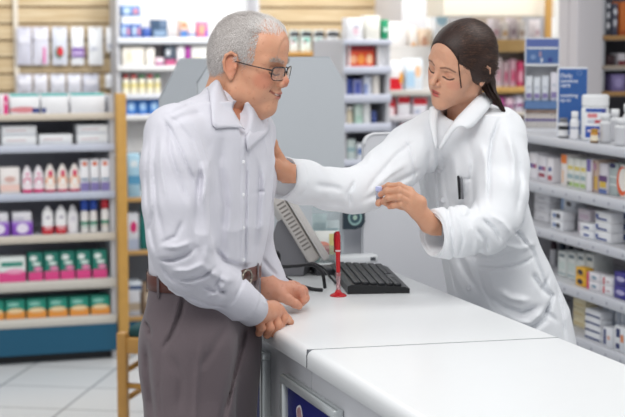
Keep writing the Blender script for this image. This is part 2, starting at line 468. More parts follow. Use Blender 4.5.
# pharmacy shelf along u, facing the counter
UR = 2.70
def zR(y, x=600): return onu(x, y, UR)[1]
RSH = [(onu(526, 134.5, UR)[1], onu(526, 142, UR)[1]), (onu(526, 181, UR)[1], onu(526, 190, UR)[1]), (onu(549, 231, UR)[1], onu(549, 239, UR)[1]), (onu(567, 285, UR)[1], onu(567, 294, UR)[1]), (onu(575, 337, UR)[1], onu(575, 347, UR)[1])]
def pharmacy_shelf():
    v0, v1 = 4.0, 5.95; D = 0.42
    e = empty('pharmacy_shelf', W(UR, v1), RA - math.pi / 2, "long grey-white pharmacy shelf unit behind the pharmacist, packed with medicines", 'shelf unit')
    L = v1 - v0
    b = MB(); b.box(0, L, D - 0.02, D, 0, RSH[0][0] - 0.02, mat('#c4c0c4', 0.6, 0.02)); b.build('back_panel', e)
    for x in (0.0, L - 0.02):
        b = MB(); b.box(x, x + 0.02, 0.01, D - 0.02, 0, RSH[0][0] - 0.02, mat('#c6c6ca', 0.5, 0.02)); b.build('side_panel', e)
    for i, (zt, zb) in enumerate(RSH):
        b = MB(); b.box(0.02, L - 0.02, 0.004, D - 0.02, zt - 0.018, zt, mat('#d2d3d7', 0.5, 0.02)); s = b.build('shelf', e)
        b = MB(); b.bbox(0, L, -0.006, 0.004, zb, zt + 0.004, mat('#cdd0d8', 0.35, 0.04, 90), 0.002, 1)
        # little round price tabs printed along the strip
        if i:
            k = 0.03
            while k < L:
                cz = (zb + zt) / 2
                b.face([(k + 0.006 * math.cos(a), -0.0065, cz + 0.006 * math.sin(a)) for a in [2 * math.pi * j / 10 for j in range(10)]][::-1], mat('#9b9fae', 0.4))
                k += 0.105
        b.build('price_strip', s)
pharmacy_shelf()

# ------------------------------------------------------------------ chair
def chair():
    wood = mat('#c08f4a', 0.4, 0.15, 18, name='light_oak'); teal = mat('#1d4a4e', 0.8, 0.1, 120, bump=0.3)
    Y = 6.15; p = P(122.5, 336, Y); zs = p.z
    e = empty('wooden_chair', (p.x, p.y, 0), RA - math.radians(32), "light oak chair with a teal cushion behind the elderly man's legs", 'chair')
    w, d, r = 0.40, 0.40, 0.019
    def leg(x, y, h):
        b = MB(); b.bbox(x - r, x + r, y - r, y + r, 0, h, wood, 0.007, 3); b.build('leg', e)
    leg(0, 0, zs + 0.015); leg(w, 0, zs + 0.015)
    leg(0, d, 0.84); leg(w, d, 0.84)
    b = MB(); b.bbox(0.018, w - 0.018, -0.013, 0.013, zs - 0.065, zs - 0.005, wood, 0.004); b.bbox(0.018, w - 0.018, d - 0.013, d + 0.013, zs - 0.065, zs - 0.005, wood, 0.004)
    b.bbox(-0.013, 0.013, 0.018, d - 0.018, zs - 0.065, zs - 0.005, wood, 0.004); b.bbox(w - 0.013, w + 0.013, 0.018, d - 0.018, zs - 0.065, zs - 0.005, wood, 0.004)
    b.build('seat_frame', e)
    b = MB(); b.bbox(0.015, w - 0.015, 0.012, d - 0.02, zs - 0.01, zs + 0.035, teal, 0.016, 4); b.build('cushion', e)
    for (a0, a1, y0, z) in ((0, w, 0, zs - 0.19), (0, w, d, zs - 0.19)):
        b = MB(); b.tube([(a0, y0, z), (a1, y0, z)], 0.011, wood, 8); b.build('stretcher', e)
    for x in (0, w):
        for z in (zs - 0.14, zs - 0.25):
            b = MB(); b.tube([(x, 0, z), (x, d, z)], 0.011, wood, 8); b.build('stretcher', e)
    b = MB(); b.bbox(0, w, d - 0.01, d + 0.01, 0.70, 0.80, wood, 0.006); b.build('backrest', e)
chair()
# ================================================================== products
def decals(b, w, h, decs, y=-0.0005):
    for k, dd in enumerate(decs):
        yy = y - 0.0003 * k
        c = mat(dd[-1], 0.4, 0.03)
        if dd[0] == 'r':
            _, x0, z0, x1, z1, _c2 = dd
            b.face([((x0 - .5) * w, yy, z0 * h), ((x1 - .5) * w, yy, z0 * h), ((x1 - .5) * w, yy, z1 * h), ((x0 - .5) * w, yy, z1 * h)], c)
        elif dd[0] == 'e':
            _, cx, cz, rx, rz, _c2 = dd
            b.face([((cx - .5) * w + rx * w * math.cos(a), yy, cz * h + rz * h * math.sin(a)) for a in [2 * math.pi * j / 14 for j in range(14)]], c)
def carton(name, w, d, h, base, decs=(), parent=None, top=None, side=None):
    w *= .965; b = MB(); m = mat(base, 0.45, 0.03); e = min(0.0015, w * .05)
    b.bbox(-w / 2, w / 2, 0, d, 0, h, m, e, 1)
    decals(b, w, h, decs)
    if top: b.face([(-w / 2, 0, h + .0003), (w / 2, 0, h + .0003), (w / 2, d, h + .0003), (-w / 2, d, h + .0003)], mat(top, 0.45, 0.03))
    if side:
        for sx in (-1, 1):
            q = [(sx * (w / 2 + .0004), 0, h * .1), (sx * (w / 2 + .0004), d, h * .1), (sx * (w / 2 + .0004), d, h * .55), (sx * (w / 2 + .0004), 0, h * .55)]
            b.face(q if sx > 0 else q[::-1], mat(side, 0.45, 0.03))
    return b.build(name, parent)
def bottle(name, w, h, segs, cap=None, sy=0.62, capw=0.5, caph=0.2, neck=0.42, decs=(), round_top=0.0, seg=18):
    """segs: [(z0, z1, colour)] body bands; cap colour -> child 'cap'"""
    r = w / 2; b = MB(); hb = h * (1 - caph) if cap else h
    prof = [(r * .86, 0)]; mats = []
    zs = []
    for (z0, z1, c) in segs:
        n = 3
        for k in range(n):
            zs.append((z0 + (z1 - z0) * (k + 1) / n, c))
    last = 0
    prof.append((r, hb * 0.03)); mats.append(mat(segs[0][2], 0.35, 0.02))
    for z, c in zs:
        rr = r
        if round_top and z > 1 - round_top:
            t = (z - (1 - round_top)) / round_top; rr = r * math.sqrt(max(0.04, 1 - t * t * 0.93))
        elif not round_top and cap and z > 0.93: rr = r * (neck + (1 - neck) * 0.45)
        if z * hb <= prof[-1][1] + 1e-4: continue
        prof.append((rr, z * hb)); mats.append(mat(c, 0.35, 0.02))
    if cap: prof.append((r * neck, hb * 1.001)); mats.append(mats[-1])
    b.lathe(prof, None, seg, sy, (0, r * sy), mats)
    if decs:
        for kk, dd in enumerate(decs):
            _, cx, cz, rx, rz, cc = dd
            pts = []
            for a in [2 * math.pi * j / 12 for j in range(12)]:
                x = (cx - .5) * w + rx * w * math.cos(a); x = max(-r * .92, min(r * .92, x))
                y = r * sy - sy * math.sqrt(r * r - x * x) - 0.0008 - .0002 * kk
                pts.append((x, y, cz * h + rz * h * math.sin(a)))
            b.face(pts, mat(cc, 0.4, 0.03))
    o = b.build(name)
    if cap:
        c = MB(); cr = r * capw; z0 = hb * 0.985
        c.lathe([(cr, z0), (cr, h * 0.985), (cr * .88, h)], mat(cap, 0.35, 0.02), seg, 1.0 if capw < .7 else sy, (0, r * sy)); c.build('cap', o)
    return o
def hangpack(name, w, h, base, decs=(), hole=True):
    b = MB(); m = mat(base, 0.35, 0.05, 60); g = []
    n = 5
    for iz in range(n + 1):
        for ix in range(n + 1):
            x = ix / n; z = iz / n
            g.append(((x - .5) * w, -0.018 * math.sin(math.pi * x) ** .6 * math.sin(math.pi * z * .97) ** .5 if 0 < z < 1 else 0, z * h))
    fs = [(iz * (n + 1) + ix, iz * (n + 1) + ix + 1, (iz + 1) * (n + 1) + ix + 1, (iz + 1) * (n + 1) + ix) for iz in range(n) for ix in range(n)]
    b.mesh(g, fs, m, True)
    b.mesh([(x, 0.004, z) for x, y, z in g], [f[::-1] for f in fs], m, True)
    b.box(-w / 2, w / 2, -0.001, 0.004, h, h + 0.012, m)
    decals(b, w, h, decs, -0.0195)
    b.tube([(0, -0.03, h + .006), (0, 0.12, h + .006)], 0.003, mat('#44444a', 0.4), 6)
    return b.build(name)
ORD = ['first', 'second', 'third', 'fourth', 'fifth', 'sixth', 'seventh', 'eighth', 'ninth', 'tenth', 'eleventh', 'twelfth', 'thirteenth', 'fourteenth']
def put(o, u, v, z, label, cat, group=None, rz=RA, scale=None):
    o.location = W(u, v, z + .0012); o.rotation_euler.z = rz + random.uniform(-.008, .008)
    return tag(o, label, cat, group)
def row_v(spans, v, zshelf, proto, fmt, cat, group, zrow=None, rev=False):
    """copies of one product standing side by side on a shelf in the plane v; spans are picture columns"""
    n = len(spans)
    for i, (a, c) in enumerate(spans):
        u = (onv(a, zrow or 200, v)[0] + onv(c, zrow or 200, v)[0]) / 2
        o = proto if i == 0 else copy_tree(proto)
        k = (n - 1 - i) if rev else i
        put(o, u, v + random.uniform(0.0, .006), zshelf, fmt.format(ORD[k]) if n > 1 else fmt.replace('{}', '').replace('  ', ' '), cat, group if n > 1 else None)
pxm = lambda v: v / (FPX * 0.97)        # rough metres per picture column at v
# --- low gondola; rows counted from its top shelf
V0 = VL + 0.03; K = 7.95 / FPX
hz = lambda y0, y1: abs(zL(y0) - zL(y1))
# row 1: long white cartons with teal tops
for i, (a, c, lb) in enumerate(((10, 40, 'nearest the frame edge'), (41, 69, 'between its two like neighbours'), (70, 106, 'nearest the wooden post'))):
    w = (c - a - .6) * K
    dec = [('r', 0, .93, 1, 1, '#27b6b2')]
    if i == 0: dec += [('e', .45, .22, .5, .16, '#d98a90'), ('r', .75, .05, 1, .3, '#2f3f80')]
    if i == 1: dec += [('r', 0, .05, .15, .3, '#2f3f80')]
    o = carton('carton', w, .12, hz(95, 114), '#f1f1f3', dec, top='#34bdb8')
    put(o, onv((a + c) / 2, 100, V0)[0], V0, LSH[0][0], 'white carton with teal top on the top gondola shelf, ' + lb, 'carton', 'long white cartons with teal tops')
o = carton('carton', 8.5 * K, .1, hz(95, 114), '#f0e6ea', [('r', .45, 0, .95, 1, '#e0257f'), ('e', .7, .6, .12, .1, '#f4d0e0')])
put(o, onv(4, 100, V0)[0], V0 - .005, LSH[0][0], 'white and bright pink carton at the end of the top gondola shelf', 'carton')
# row 2: flat white cartons, stacked
f2 = [('r', .03, .1, .97, .2, '#c6ccd8'), ('r', .1, .5, .7, .62, '#d4b7bb')]
def stack2(a, c, y0, n, where):
    h = hz(y0, 145.5) / n
    for j in range(n):
        o = carton('carton', (c - a) * K, .13, h - .001, '#eef0f2', f2)
        pos = '' if n == 1 else (', lower of two' if j == 0 else ', upper of two')
        put(o, onv((a + c) / 2, 140, V0)[0], V0, LSH[1][0] + j * h, f'flat white carton{pos} {where}', 'carton', 'flat white cartons on the second shelf')
stack2(2, 37, 126, 2, 'at the frame edge of the second gondola shelf')
stack2(39, 73, 135, 1, 'lying alone mid-way on the second gondola shelf')
stack2(77, 109, 126, 2, 'beside the wooden post on the second gondola shelf')
# row 3
z3 = LSH[2][0]
o = carton('carton', 20 * K, .08, hz(167, 193), '#efe9e6', [('r', .0, .1, 1, .35, '#f0cdc2'), ('e', .5, .55, .3, .12, '#d9b3aa')])
put(o, onv(10, 180, V0)[0], V0, z3, 'pale carton with a peach band at the end of the third gondola shelf', 'carton')
p = bottle('bottle', 10.5 * K, hz(166, 193), [(0, .14, '#d63a7a'), (.14, 1, '#f4eef1')], decs=[('e', .5, .42, .4, .16, '#d6417f'), ('e', .5, .7, .2, .06, '#e59bb8')], round_top=.45)
row_v([(23, 33), (34.5, 44.5)], V0, z3, p, '{} white rounded bottle with magenta print from the peach carton, third shelf', 'bottle', 'magenta printed bottles', rev=False)
p = bottle('bottle', 11 * K, hz(165, 193), [(0, .1, '#c93a66'), (.1, 1, '#f6efe8')], decs=[('e', .5, .4, .42, .2, '#ef8a1d'), ('r', 0, 0, 0, 0, '#d04468')][:1] + [('e', .5, .68, .22, .12, '#d8466a')], round_top=.45)
row_v([(45.5, 56.5), (58, 69), (70, 81)], V0, z3, p, '{} white rounded bottle with orange print from the magenta ones, third shelf', 'bottle', 'orange printed bottles')
p = carton('carton', 9 * K, .05, hz(161, 193), '#f3f2f5', [('e', .5, .86, .3, .07, '#e06a3a'), ('r', 0, .0, 1, .28, '#8a7fb6'), ('r', .1, .34, .9, .4, '#4a7a9c')])
row_v([(80.8, 89.8), (91, 100), (101, 110)], V0, z3, p, '{} slim white carton with orange dot counted towards the wooden post, third shelf', 'carton', 'slim cartons with orange dots')
# row 4
z4 = LSH[3][0]
p = carton('carton', 21 * K, .09, hz(222, 236), '#8f55c4', [('e', .5, .5, .3, .35, '#eee6f6'), ('r', 0, .85, 1, 1, '#b694dc')])
row_v([(-12, 9), (11, 33)], V0, z4, p, '{} purple carton with a white oval on the fourth shelf, counted towards the post', 'carton', 'purple cartons')
p = carton('carton', 19 * K, .09, hz(212, 221.5), '#edebf0', [('r', .05, .2, .6, .5, '#c9c6d4')])
row_v([(-11, 8), (12, 32)], V0, z4 + hz(222, 235.5), p, '{} white carton lying on a purple one, fourth shelf, counted towards the post', 'carton', 'white cartons on purple ones')
p = bottle('bottle', 11.5 * K, hz(208, 236), [(0, .28, '#cf2436'), (.28, .34, '#f6f4f4'), (.34, 1, '#f7f6f6')], round_top=.4, decs=[('e', .5, .6, .2, .06, '#b9b4c0'), ('e', .5, .2, .3, .06, '#f0c6ca')])
row_v([(42, 53.5), (55.5, 67)], V0, z4, p, '{} white domed bottle with red foot on the fourth shelf, from the purple cartons', 'bottle', 'red footed bottles')
p = bottle('bottle', 11 * K, hz(208, 236), [(0, 1, '#f3f1f2')], round_top=.4, decs=[('e', .5, .5, .25, .12, '#d9d5de')])
row_v([(67.5, 78.5)], V0 + .01, z4, p, 'all-white domed bottle beside the red-footed bottles, fourth shelf', 'bottle', None)
p = bottle('spray_can', 7.8 * K, hz(203, 236), [(0, .2, '#e9e6e2'), (.2, .36, '#c7d4cc'), (.36, .5, '#3f8f72'), (.5, 1, '#eeeae6')], cap='#1f49a8', capw=1.0, caph=.3, sy=1)
row_v([(81, 89), (90, 98)], V0, z4, p, '{} slim can with blue cap on the fourth shelf, counted towards the post', 'spray can', 'blue capped cans')
p = bottle('spray_can', 8 * K, hz(202, 236), [(0, .2, '#e9e6e2'), (.2, .36, '#d9d0c6'), (.36, .5, '#3f8f72'), (.5, 1, '#f3eeea')], cap='#c32336', capw=1.0, caph=.28, sy=1)
row_v([(101.5, 109.5)], V0, z4, p, 'slim white can with red cap beside the wooden post, fourth shelf', 'spray can', None)
# row 5 / 6
z5 = LSH[4][0]; h5 = hz(253, 281)
d5 = [('r', 0, 0, 1, .32, '#e14b8d'), ('e', .35, .8, .25, .1, '#e9f2ee'), ('e', .55, .6, .3, .07, '#d5e6e0'), ('e', .65, .42, .3, .08, '#e58ab2')]
p = carton('carton', 15 * K, .07, h5, '#1c7d6d', d5)
row_v([(27, 42), (43.5, 58), (59.5, 74), (75.5, 90), (91.5, 106.5)], V0, z5, p, '{} teal and pink upright carton on the fifth shelf, counted towards the post', 'carton', 'teal and pink cartons')
o = carton('carton', 28 * K, .07, hz(256, 281), '#e6eeea', [('r', 0, 0, 1, .4, '#e14b8d'), ('r', .1, .62, .9, .8, '#3a8f7e'), ('e', .6, .42, .35, .1, '#f0a4c4')])
put(o, onv(12, 270, V0)[0], V0, z5, 'wide white carton with pink lower half at the end of the fifth shelf', 'carton')
z6 = LSH[5][0]
p = carton('carton', 20 * K, .08, hz(299, 318), '#23957f', [('r', 0, 0, 1, .4, '#f0a04a'), ('e', .5, .42, .42, .13, '#f2d7a8'), ('e', .4, .75, .3, .1, '#8fd0c0')], top='#1b7f70')
row_v([(-18, 2), (3.5, 23), (25, 44.5), (46.5, 66), (68, 87.5), (89, 109)], V0, z6, p, '{} teal and orange carton on the lowest gondola shelf, counted towards the post', 'carton', 'teal and orange cartons')

# --- wood-edged unit
def one_v(kind, a, c, y0, y1, v, zs, label, cat, *args, **kw):
    k = (v + .02) / FPX; w = (c - a) * k; h = abs(onv((a + c) / 2, y0, v)[1] - onv((a + c) / 2, y1, v)[1])
    if kind == 'b': o = carton(kw.pop('name', 'carton'), w, kw.pop('d', .08), h, *args, **kw)
    else: o = bottle(kw.pop('name', 'bottle'), w, h, *args, **kw)
    return put(o, onv((a + c) / 2, y1, v)[0], v, zs, label, cat)
VMp = VM + .03
one_v('c', 143, 152, 170, 198, VMp, MSH[0][0], 'green bottle on the upper wood-edged shelf', 'bottle', [(0, 1, '#1c8a4c')], cap='#e8e8ea')
one_v('b', 128, 141, 155, 198, VMp, MSH[0][0], 'pale blue carton on the upper wood-edged shelf', 'carton', '#a9cfe2', [('r', 0, .3, 1, .5, '#5c9ec4'), ('r', .2, .7, .8, .85, '#e6f1f6')])
one_v('b', 127, 139.5, 214, 251, VMp, MSH[1][0], 'white carton with a pink dot on the middle wood-edged shelf', 'carton', '#e3e4ea', [('e', .55, .62, .3, .16, '#d82e74'), ('r', 0, 0, 1, .3, '#b9c2d6')])
one_v('c', 140, 150, 207, 251, VMp, MSH[1][0], 'dark teal bottle on the middle wood-edged shelf', 'bottle', [(0, 1, '#14716a')], cap='#0f5c56', capw=.7)
one_v('b', 127, 141, 291, 317, VMp, MSH[2][0], 'grey-white carton on the lowest wood-edged shelf', 'carton', '#d6d6da', [('r', 0, .2, 1, .5, '#b7a58e')])
one_v('b', 142, 158, 285, 317, VMp, MSH[2][0], 'brown carton on the lowest wood-edged shelf', 'carton', '#8d7660', [('r', .2, .4, .8, .7, '#c9b9a4')])
o = carton('carton', .07, .12, .05, '#dfe7ee', [('r', 0, .2, 1, .6, '#2a4a7a')]); put(o, onv(135, 262, VMp)[0], VMp - .0, MSH[2][0] + hz(291, 317) + .001, 'white and navy carton lying on the grey-white one', 'carton')

# --- slatwall hanging packs, back wall
VB = 9.95
def hang(a, c, y0, y1, label, base, decs, v=VB, cat='hanging pack'):
    k = (v + .1) / FPX; w = (c - a) * k; z1 = onv((a + c) / 2, y0, v)[1]; z0 = onv((a + c) / 2, y1, v)[1]
    o = hangpack('hanging_pack', w, z1 - z0, base, decs)
    put(o, onv((a + c) / 2, y1, v)[0], v - .02, z0, label, cat, None)
    return o
hang(17, 31.5, 29, 65, 'pale grey hanging pack beside the metal upright on the wood slats', '#c9c9d6', [('r', .1, .6, .9, .8, '#dcdce6')])
hang(33, 48.5, 29, 65, 'hanging pack with a thin magenta figure near its foot', '#d6d6e2', [('r', .6, .05, .75, .5, '#dd62a8'), ('r', .1, .7, .9, .85, '#e6e6ee')])
hang(52, 67, 29, 65, 'hanging pack with a red and green fruit picture', '#d3d7e2', [('e', .45, .36, .27, .17, '#2f6a4a'), ('e', .5, .38, .2, .13, '#cf2a3c')])
hang(71, 83.5, 29, 65, 'white hanging pack with a purple band', '#eef0f4', [('r', 0, .22, 1, .48, '#7d57a6'), ('r', .1, .3, .9, .36, '#d9c8e6')])
hang(88, 102.5, 29, 65, 'larger white hanging pack, next to the purple-banded one', '#f1f3f6', [('r', .1, .4, .6, .5, '#c9ccd8')])
hang(105.5, 115, 29, 52, 'short white hanging pack at the end of the upper row', '#f3f4f6', [('r', .1, .2, .9, .35, '#b9bcc8')])
for i, (a, c) in enumerate(((17, 31.5), (33.5, 47), (50, 65), (67, 80.5), (82, 98.5), (105, 118))):
    hang(a, c, 76, 93 if i < 5 else 88, f'pale hanging pack in the lower row on the wood slats, {ORD[i]} from the metal upright', ['#cfcfda', '#d9d9e2', '#d2d4de', '#dadce6', '#c9cbd8', '#f2f4f6'][i], [('r', .1, .5, .9, .8, '#e4e4ec')])
cl = [('#dfe9ea', '#3b8f86', '#c9506a'), ('#dcebe8', '#57b0a0', '#b0485c'), ('#e3eaea', '#58a89c', '#a84a52'), ('#e9ecee', '#2f4a58', '#c25a5a'), ('#d9e4e4', '#1f3a44', '#467c76')]
for i, ((a, c), q) in enumerate(zip(((288, 297.5), (299, 310.5), (312, 323), (325, 338), (340, 348)), cl)):
    hang(a, c, 32, 52, f'small white blister pack with dark top on the far slats, {ORD[i]} from the elderly man', q[0], [('r', 0, .78, 1, 1, '#2a2c33'), ('e', .5, .6, .3, .1, q[1]), ('e', .3, .5, .16, .06, q[2])])
b = MB(); b.bbox(0, .75, -.1, .0, 0, .028, mat('#b98b4c', .5, .1, 20), .003)
tag(b.build('wooden_shelf', None, W(onv(283, 54, 9.9)[0], 9.96, onv(300, 56, 9.9)[1]), RA), 'narrow wooden shelf below the small blister packs on the far slats', 'shelf')

# --- tall white wall unit: z rows
VHp = VH + .03; VHt = VH + .05
def h1(a, c, y0, row, label, base, decs=(), kind='b', **kw):
    y1 = (38, 66, 94, 115)[row]
    return one_v(kind, a, c, y0, y1, VHp, HSH[row][0], label, 'carton' if kind == 'b' else 'bottle', base, decs, **kw) if kind == 'b' else \
        one_v(kind, a, c, y0, y1, VHp, HSH[row][0], label, 'bottle', base, **kw)
bl = [('e', .28, .5, .2, .35, '#b9cfe8'), ('e', .75, .45, .15, .3, '#d08ca0')]
h1(121, 131, 24, 0, 'blue carton on the top wall shelf, nearest the wooden slats', '#4a74b8', bl)
h1(131.5, 141.5, 24, 0, 'blue carton with pink spot on the top wall shelf, second from the slats', '#4468ae', bl)
o = carton('carton', 20 * VHp / FPX, .08, abs(zH(8) - zH(18.5)), '#5b86c4', bl); put(o, onv(131, 20, VHp)[0], VHp, HSH[0][0] + abs(zH(24) - zH(38)) + .046, 'wide blue carton raised above the blue pair on the top wall shelf', 'carton')
b = MB(); b.box(-.055, .055, 0, .1, 0, .04, mat('#e4ebf4', .4)); put(b.build('display_block'), onv(131, 20, VHp)[0], VHp, HSH[0][0] + abs(zH(24) - zH(38)) + .002, 'white display block between the blue cartons', 'display block')
h1(143, 151, 28, 0, 'small royal blue carton beside the grey-blue one, top wall shelf', '#3f5fae')
h1(152, 168, 20, 0, 'grey and dark blue carton on the top wall shelf', '#516a88', [('r', .0, .5, .5, 1, '#3c5470'), ('r', .1, .1, .9, .4, '#8ba4c0')])
h1(180, 188, 20, 0, 'peach and blue carton on the top wall shelf', '#f0c9b6', [('r', 0, 0, 1, .4, '#5a86c4'), ('e', .5, .7, .4, .15, '#e8906c')])
h1(188.5, 196, 23, 0, 'small pink carton between peach and magenta ones', '#f3dfe2', [('r', 0, .1, 1, .3, '#7fa2d0')])
h1(197, 209, 22, 0, 'magenta and orange carton on the top wall shelf', '#e9769a', [('e', .4, .5, .25, .3, '#f3b08c'), ('r', .7, 0, 1, .5, '#8c6ac0')])
h1(122, 145, 47, 1, 'wide cream carton on the second wall shelf', '#f4efe4', [('e', .3, .5, .15, .25, '#e6d6c0')])
h1(146, 155, 48, 1, 'cream and white carton on the second wall shelf', '#f6f2ea')
h1(155.5, 164, 58, 1, 'small magenta carton on the second wall shelf', '#b0408c', [('r', 0, .4, 1, 1, '#f0e0e8')])
h1(165, 176, 46, 1, 'dark slate carton on the second wall shelf', '#4a5868', [('r', .0, 0, 1, .3, '#c05a86'), ('r', .1, .5, .45, .8, '#dfe4ea')])
h1(177, 185, 47, 1, 'white carton on the second wall shelf', '#f2eff4', [('r', 0, 0, 1, .3, '#f0c4d4')])
h1(186, 190.5, 47, 1, 'slim purple carton on the second wall shelf', '#b03aa6')
h1(191, 212, 47, 1, 'wide white carton on the second wall shelf, nearest the elderly man', '#f6f6f2', [('r', .1, .2, .5, .5, '#e6e0cc')])
for i, (a, c, cp) in enumerate(((123, 130, '#c03434'), (131, 138, '#d24040'), (139, 146, '#3f8a4a'), (147, 154, '#c83c3c'), (155, 161, '#469050'))):
    h1(a, c, 75, 2, f'cream bottle with {"red" if cp[1] in "cd" else "green"} cap on the third wall shelf, {ORD[i]} from the slats', [(0, .4, '#efe8cf'), (.4, .7, '#e2d590'), (.7, 1, '#f0ecdc')], kind='c', cap=cp, capw=.7, sy=.9)
for i, (a, c) in enumerate(((126, 137), (138, 148), (149, 160))):
    h1(a, c, 99, 3, f'bright blue carton on the fourth wall shelf, {ORD[i]} from the wooden post', '#3f7fcf', [('e', .5, .5, .3, .25, '#a9cdef')])

# --- gondola across the counter
VGp = VG + .03
def g1(a, c, y0, y1, row, label, base, decs=(), kind='b', **kw):
    k = dict(kw)
    if kind == 'b': return one_v('b', a, c, y0, y1, VGp, GSH[row][0], label, 'carton', base, decs, **k)
    return one_v('c', a, c, y0, y1, VGp, GSH[row][0], label, 'bottle', base, **k)
g1(346, 364, 18, 40, 0, 'white rounded carton with a faint pink print on top of the gondola', '#f3f3f5', [('e', .55, .4, .2, .2, '#e9ccd6'), ('e', .6, .6, .2, .06, '#b9bccb')])
g1(365, 381, 16, 40, 0, 'cream carton beside the green-ended one on top of the gondola', '#f4f2e8')
g1(382, 389, 17, 37, 0, 'green and white narrow carton on top of the gondola', '#1f9a6c', [('e', .5, .5, .4, .12, '#d6efe4')])
g1(346, 376, 46, 67, 1, 'orange and dark red carton under the gondola top', '#e8502c', [('r', 0, .75, 1, 1, '#8e2430'), ('e', .2, .35, .14, .22, '#f7b48c'), ('e', .5, .35, .14, .25, '#f59a4a'), ('e', .82, .35, .12, .25, '#f8c49a'), ('r', .0, .0, .08, 1, '#efe9ec')])
g1(377, 388, 45, 67, 1, 'slim white carton beside the orange carton', '#eeeef0', [('r', .4, 0, .5, 1, '#c9cbd2')])
g1(346, 352, 79, 95, 2, 'small dark blue carton under the orange one', '#3b4f9c')
g1(353, 363, 80, 95, 2, 'lavender and navy carton under the orange one', '#8a90c4', [('r', .2, .1, .7, .8, '#4a58a6')])
g1(364, 372, 77, 95, 2, 'white and blue carton beside the lavender carton', '#dfe4f0', [('r', 0, 0, .4, .6, '#7f93cc')])
g1(373, 380, 76, 95, 2, 'cream carton beside the red-capped bottle', '#ece6df')
g1(346, 354, 107, 124, 3, 'cream tub on the fourth gondola shelf', [(0, 1, '#e9ddc4')], kind='c', cap='#f1efe6', capw=1, sy=1)
g1(355, 363, 105, 124, 3, 'pale mint carton on the fourth gondola shelf', '#d3e6dc', [('r', 0, 0, 1, .4, '#b0cfc0')])
g1(363.5, 371, 103, 124, 3, 'tall white carton on the fourth gondola shelf', '#eef0f0')
g1(372, 377, 112, 124, 3, 'small navy carton on the fourth gondola shelf', '#4a5a94')
g1(347, 356, 140, 160, 4, 'pale green carton on the lowest visible gondola shelf', '#cfdcd8', [('r', 0, .4, 1, .6, '#90b0b6')])
g1(357, 366, 144, 160, 4, 'white carton with blue band on the lowest visible gondola shelf', '#e6e9ee', [('r', 0, .3, 1, .7, '#6c84b4')])
for i, (a, c, y, q) in enumerate(((346, 353, 176, '#dfe6e8'), (354, 361, 180, '#58719c'), (362, 369, 178, '#e6e0e6'))):
    one_v('b', a, c, y, 196, VGp, GSH[5][0], f'{["pale", "blue", "white"][i]} carton on the gondola shelf next above the grey partition', 'carton', q, [('r', 0, .1, 1, .4, '#aebccb')])
V2 = VG2 + .03
def g2(a, c, y0, row, label, base, decs=(), kind='b', **kw):
    y1 = (95, 122, 150)[row]
    if kind == 'b': return one_v('b', a, c, y0, y1, V2, GS2[row][0], label, 'carton', base, decs, **kw)
    return one_v('c', a, c, y0, y1, V2, GS2[row][0], label, 'bottle', base, **kw)
g2(380.5, 388, 68, 0, 'red bottle with black cap beside the red and white carton', [(0, .5, '#e4e0e0'), (.5, 1, '#cf2430')], kind='c', cap='#3a2024', capw=.7)
g2(388.5, 404, 66, 0, 'red and white carton with amber corner near the pharmacist', '#f1eeee', [('r', 0, 0, .9, .42, '#d6202c'), ('r', .75, .25, 1, .6, '#f0a83c')])
g2(405, 424, 64, 0, 'pale blue and white carton near the pharmacist\'s cheek', '#e9f1f8', [('r', 0, .1, .5, .6, '#b6d6ee'), ('e', .7, .6, .2, .2, '#f4c8a0')])
g2(384, 396, 105, 1, 'red carton with white label on the middle shelf', '#d83240', [('r', .2, 0, .9, .5, '#f2dfe2')])
g2(397, 411, 103, 1, 'red-topped white carton on the middle shelf', '#f0eef2', [('r', 0, .62, 1, 1, '#dc2f3e')])
g2(412, 428, 105, 1, 'white carton with a red upper band nearest the pharmacist\'s chin', '#eceaf0', [('r', 0, .6, 1, 1, '#e23a46'), ('r', .1, .1, .5, .3, '#b4bcd2')])
g2(372, 382, 112, 1, 'white carton with navy spot on the middle shelf', '#eceef4', [('e', .2, .4, .3, .3, '#3d4f8c')])
g2(384, 398, 130, 2, 'grey carton on the lower shelf beside the pharmacist\'s sleeve', '#c9ccd8', [('r', 0, .2, 1, .5, '#8d95b4')])
g2(399, 418, 128, 2, 'white carton on the lower shelf beside the pharmacist\'s sleeve', '#e6e6ec', [('r', 0, .6, .6, .8, '#d45a62')])
# tall white and orange display cartons above
VT = 8.66
def t1(a, c, y0, y1, label, base, decs=()):
    return one_v('b', a, c, y0, y1, VT, onv((a + c) / 2, y1, VT)[1], label, 'carton', base, decs)
zt = onv(410, 64, VT)[1]
b = MB(); b.bbox(0, onv(452, 60, VT)[0] - onv(386, 60, VT)[0], 0, .3, -.02, 0, mat('#d8cfc6', .5), .003); put(b.build('shelf'), onv(386, 60, VT)[0], VT - .01, zt, 'pale shelf carrying the white and orange display cartons', 'shelf')
t1(388, 408, 22, 64, 'tall white display carton behind the green-ended one', '#f7f5f4', [('r', .1, .0, .9, .3, '#a58c84')])
t1(409, 418, 26, 64, 'white display carton with orange flowers', '#f6f0ea', [('e', .5, .45, .4, .12, '#f0b87c'), ('e', .4, .2, .3, .1, '#f3cda0')])
t1(419, 432, 29, 64, 'peach and amber display carton near the pharmacist\'s hair', '#f3dcc4', [('e', .4, .6, .3, .2, '#d8a68c'), ('e', .6, .25, .35, .2, '#efb45c')])
o = t1(433, 450, 8, 64, 'pale blue and white display carton behind the pharmacist\'s head', '#eef4fa', [('e', .5, .8, .4, .12, '#b4dcf2')])
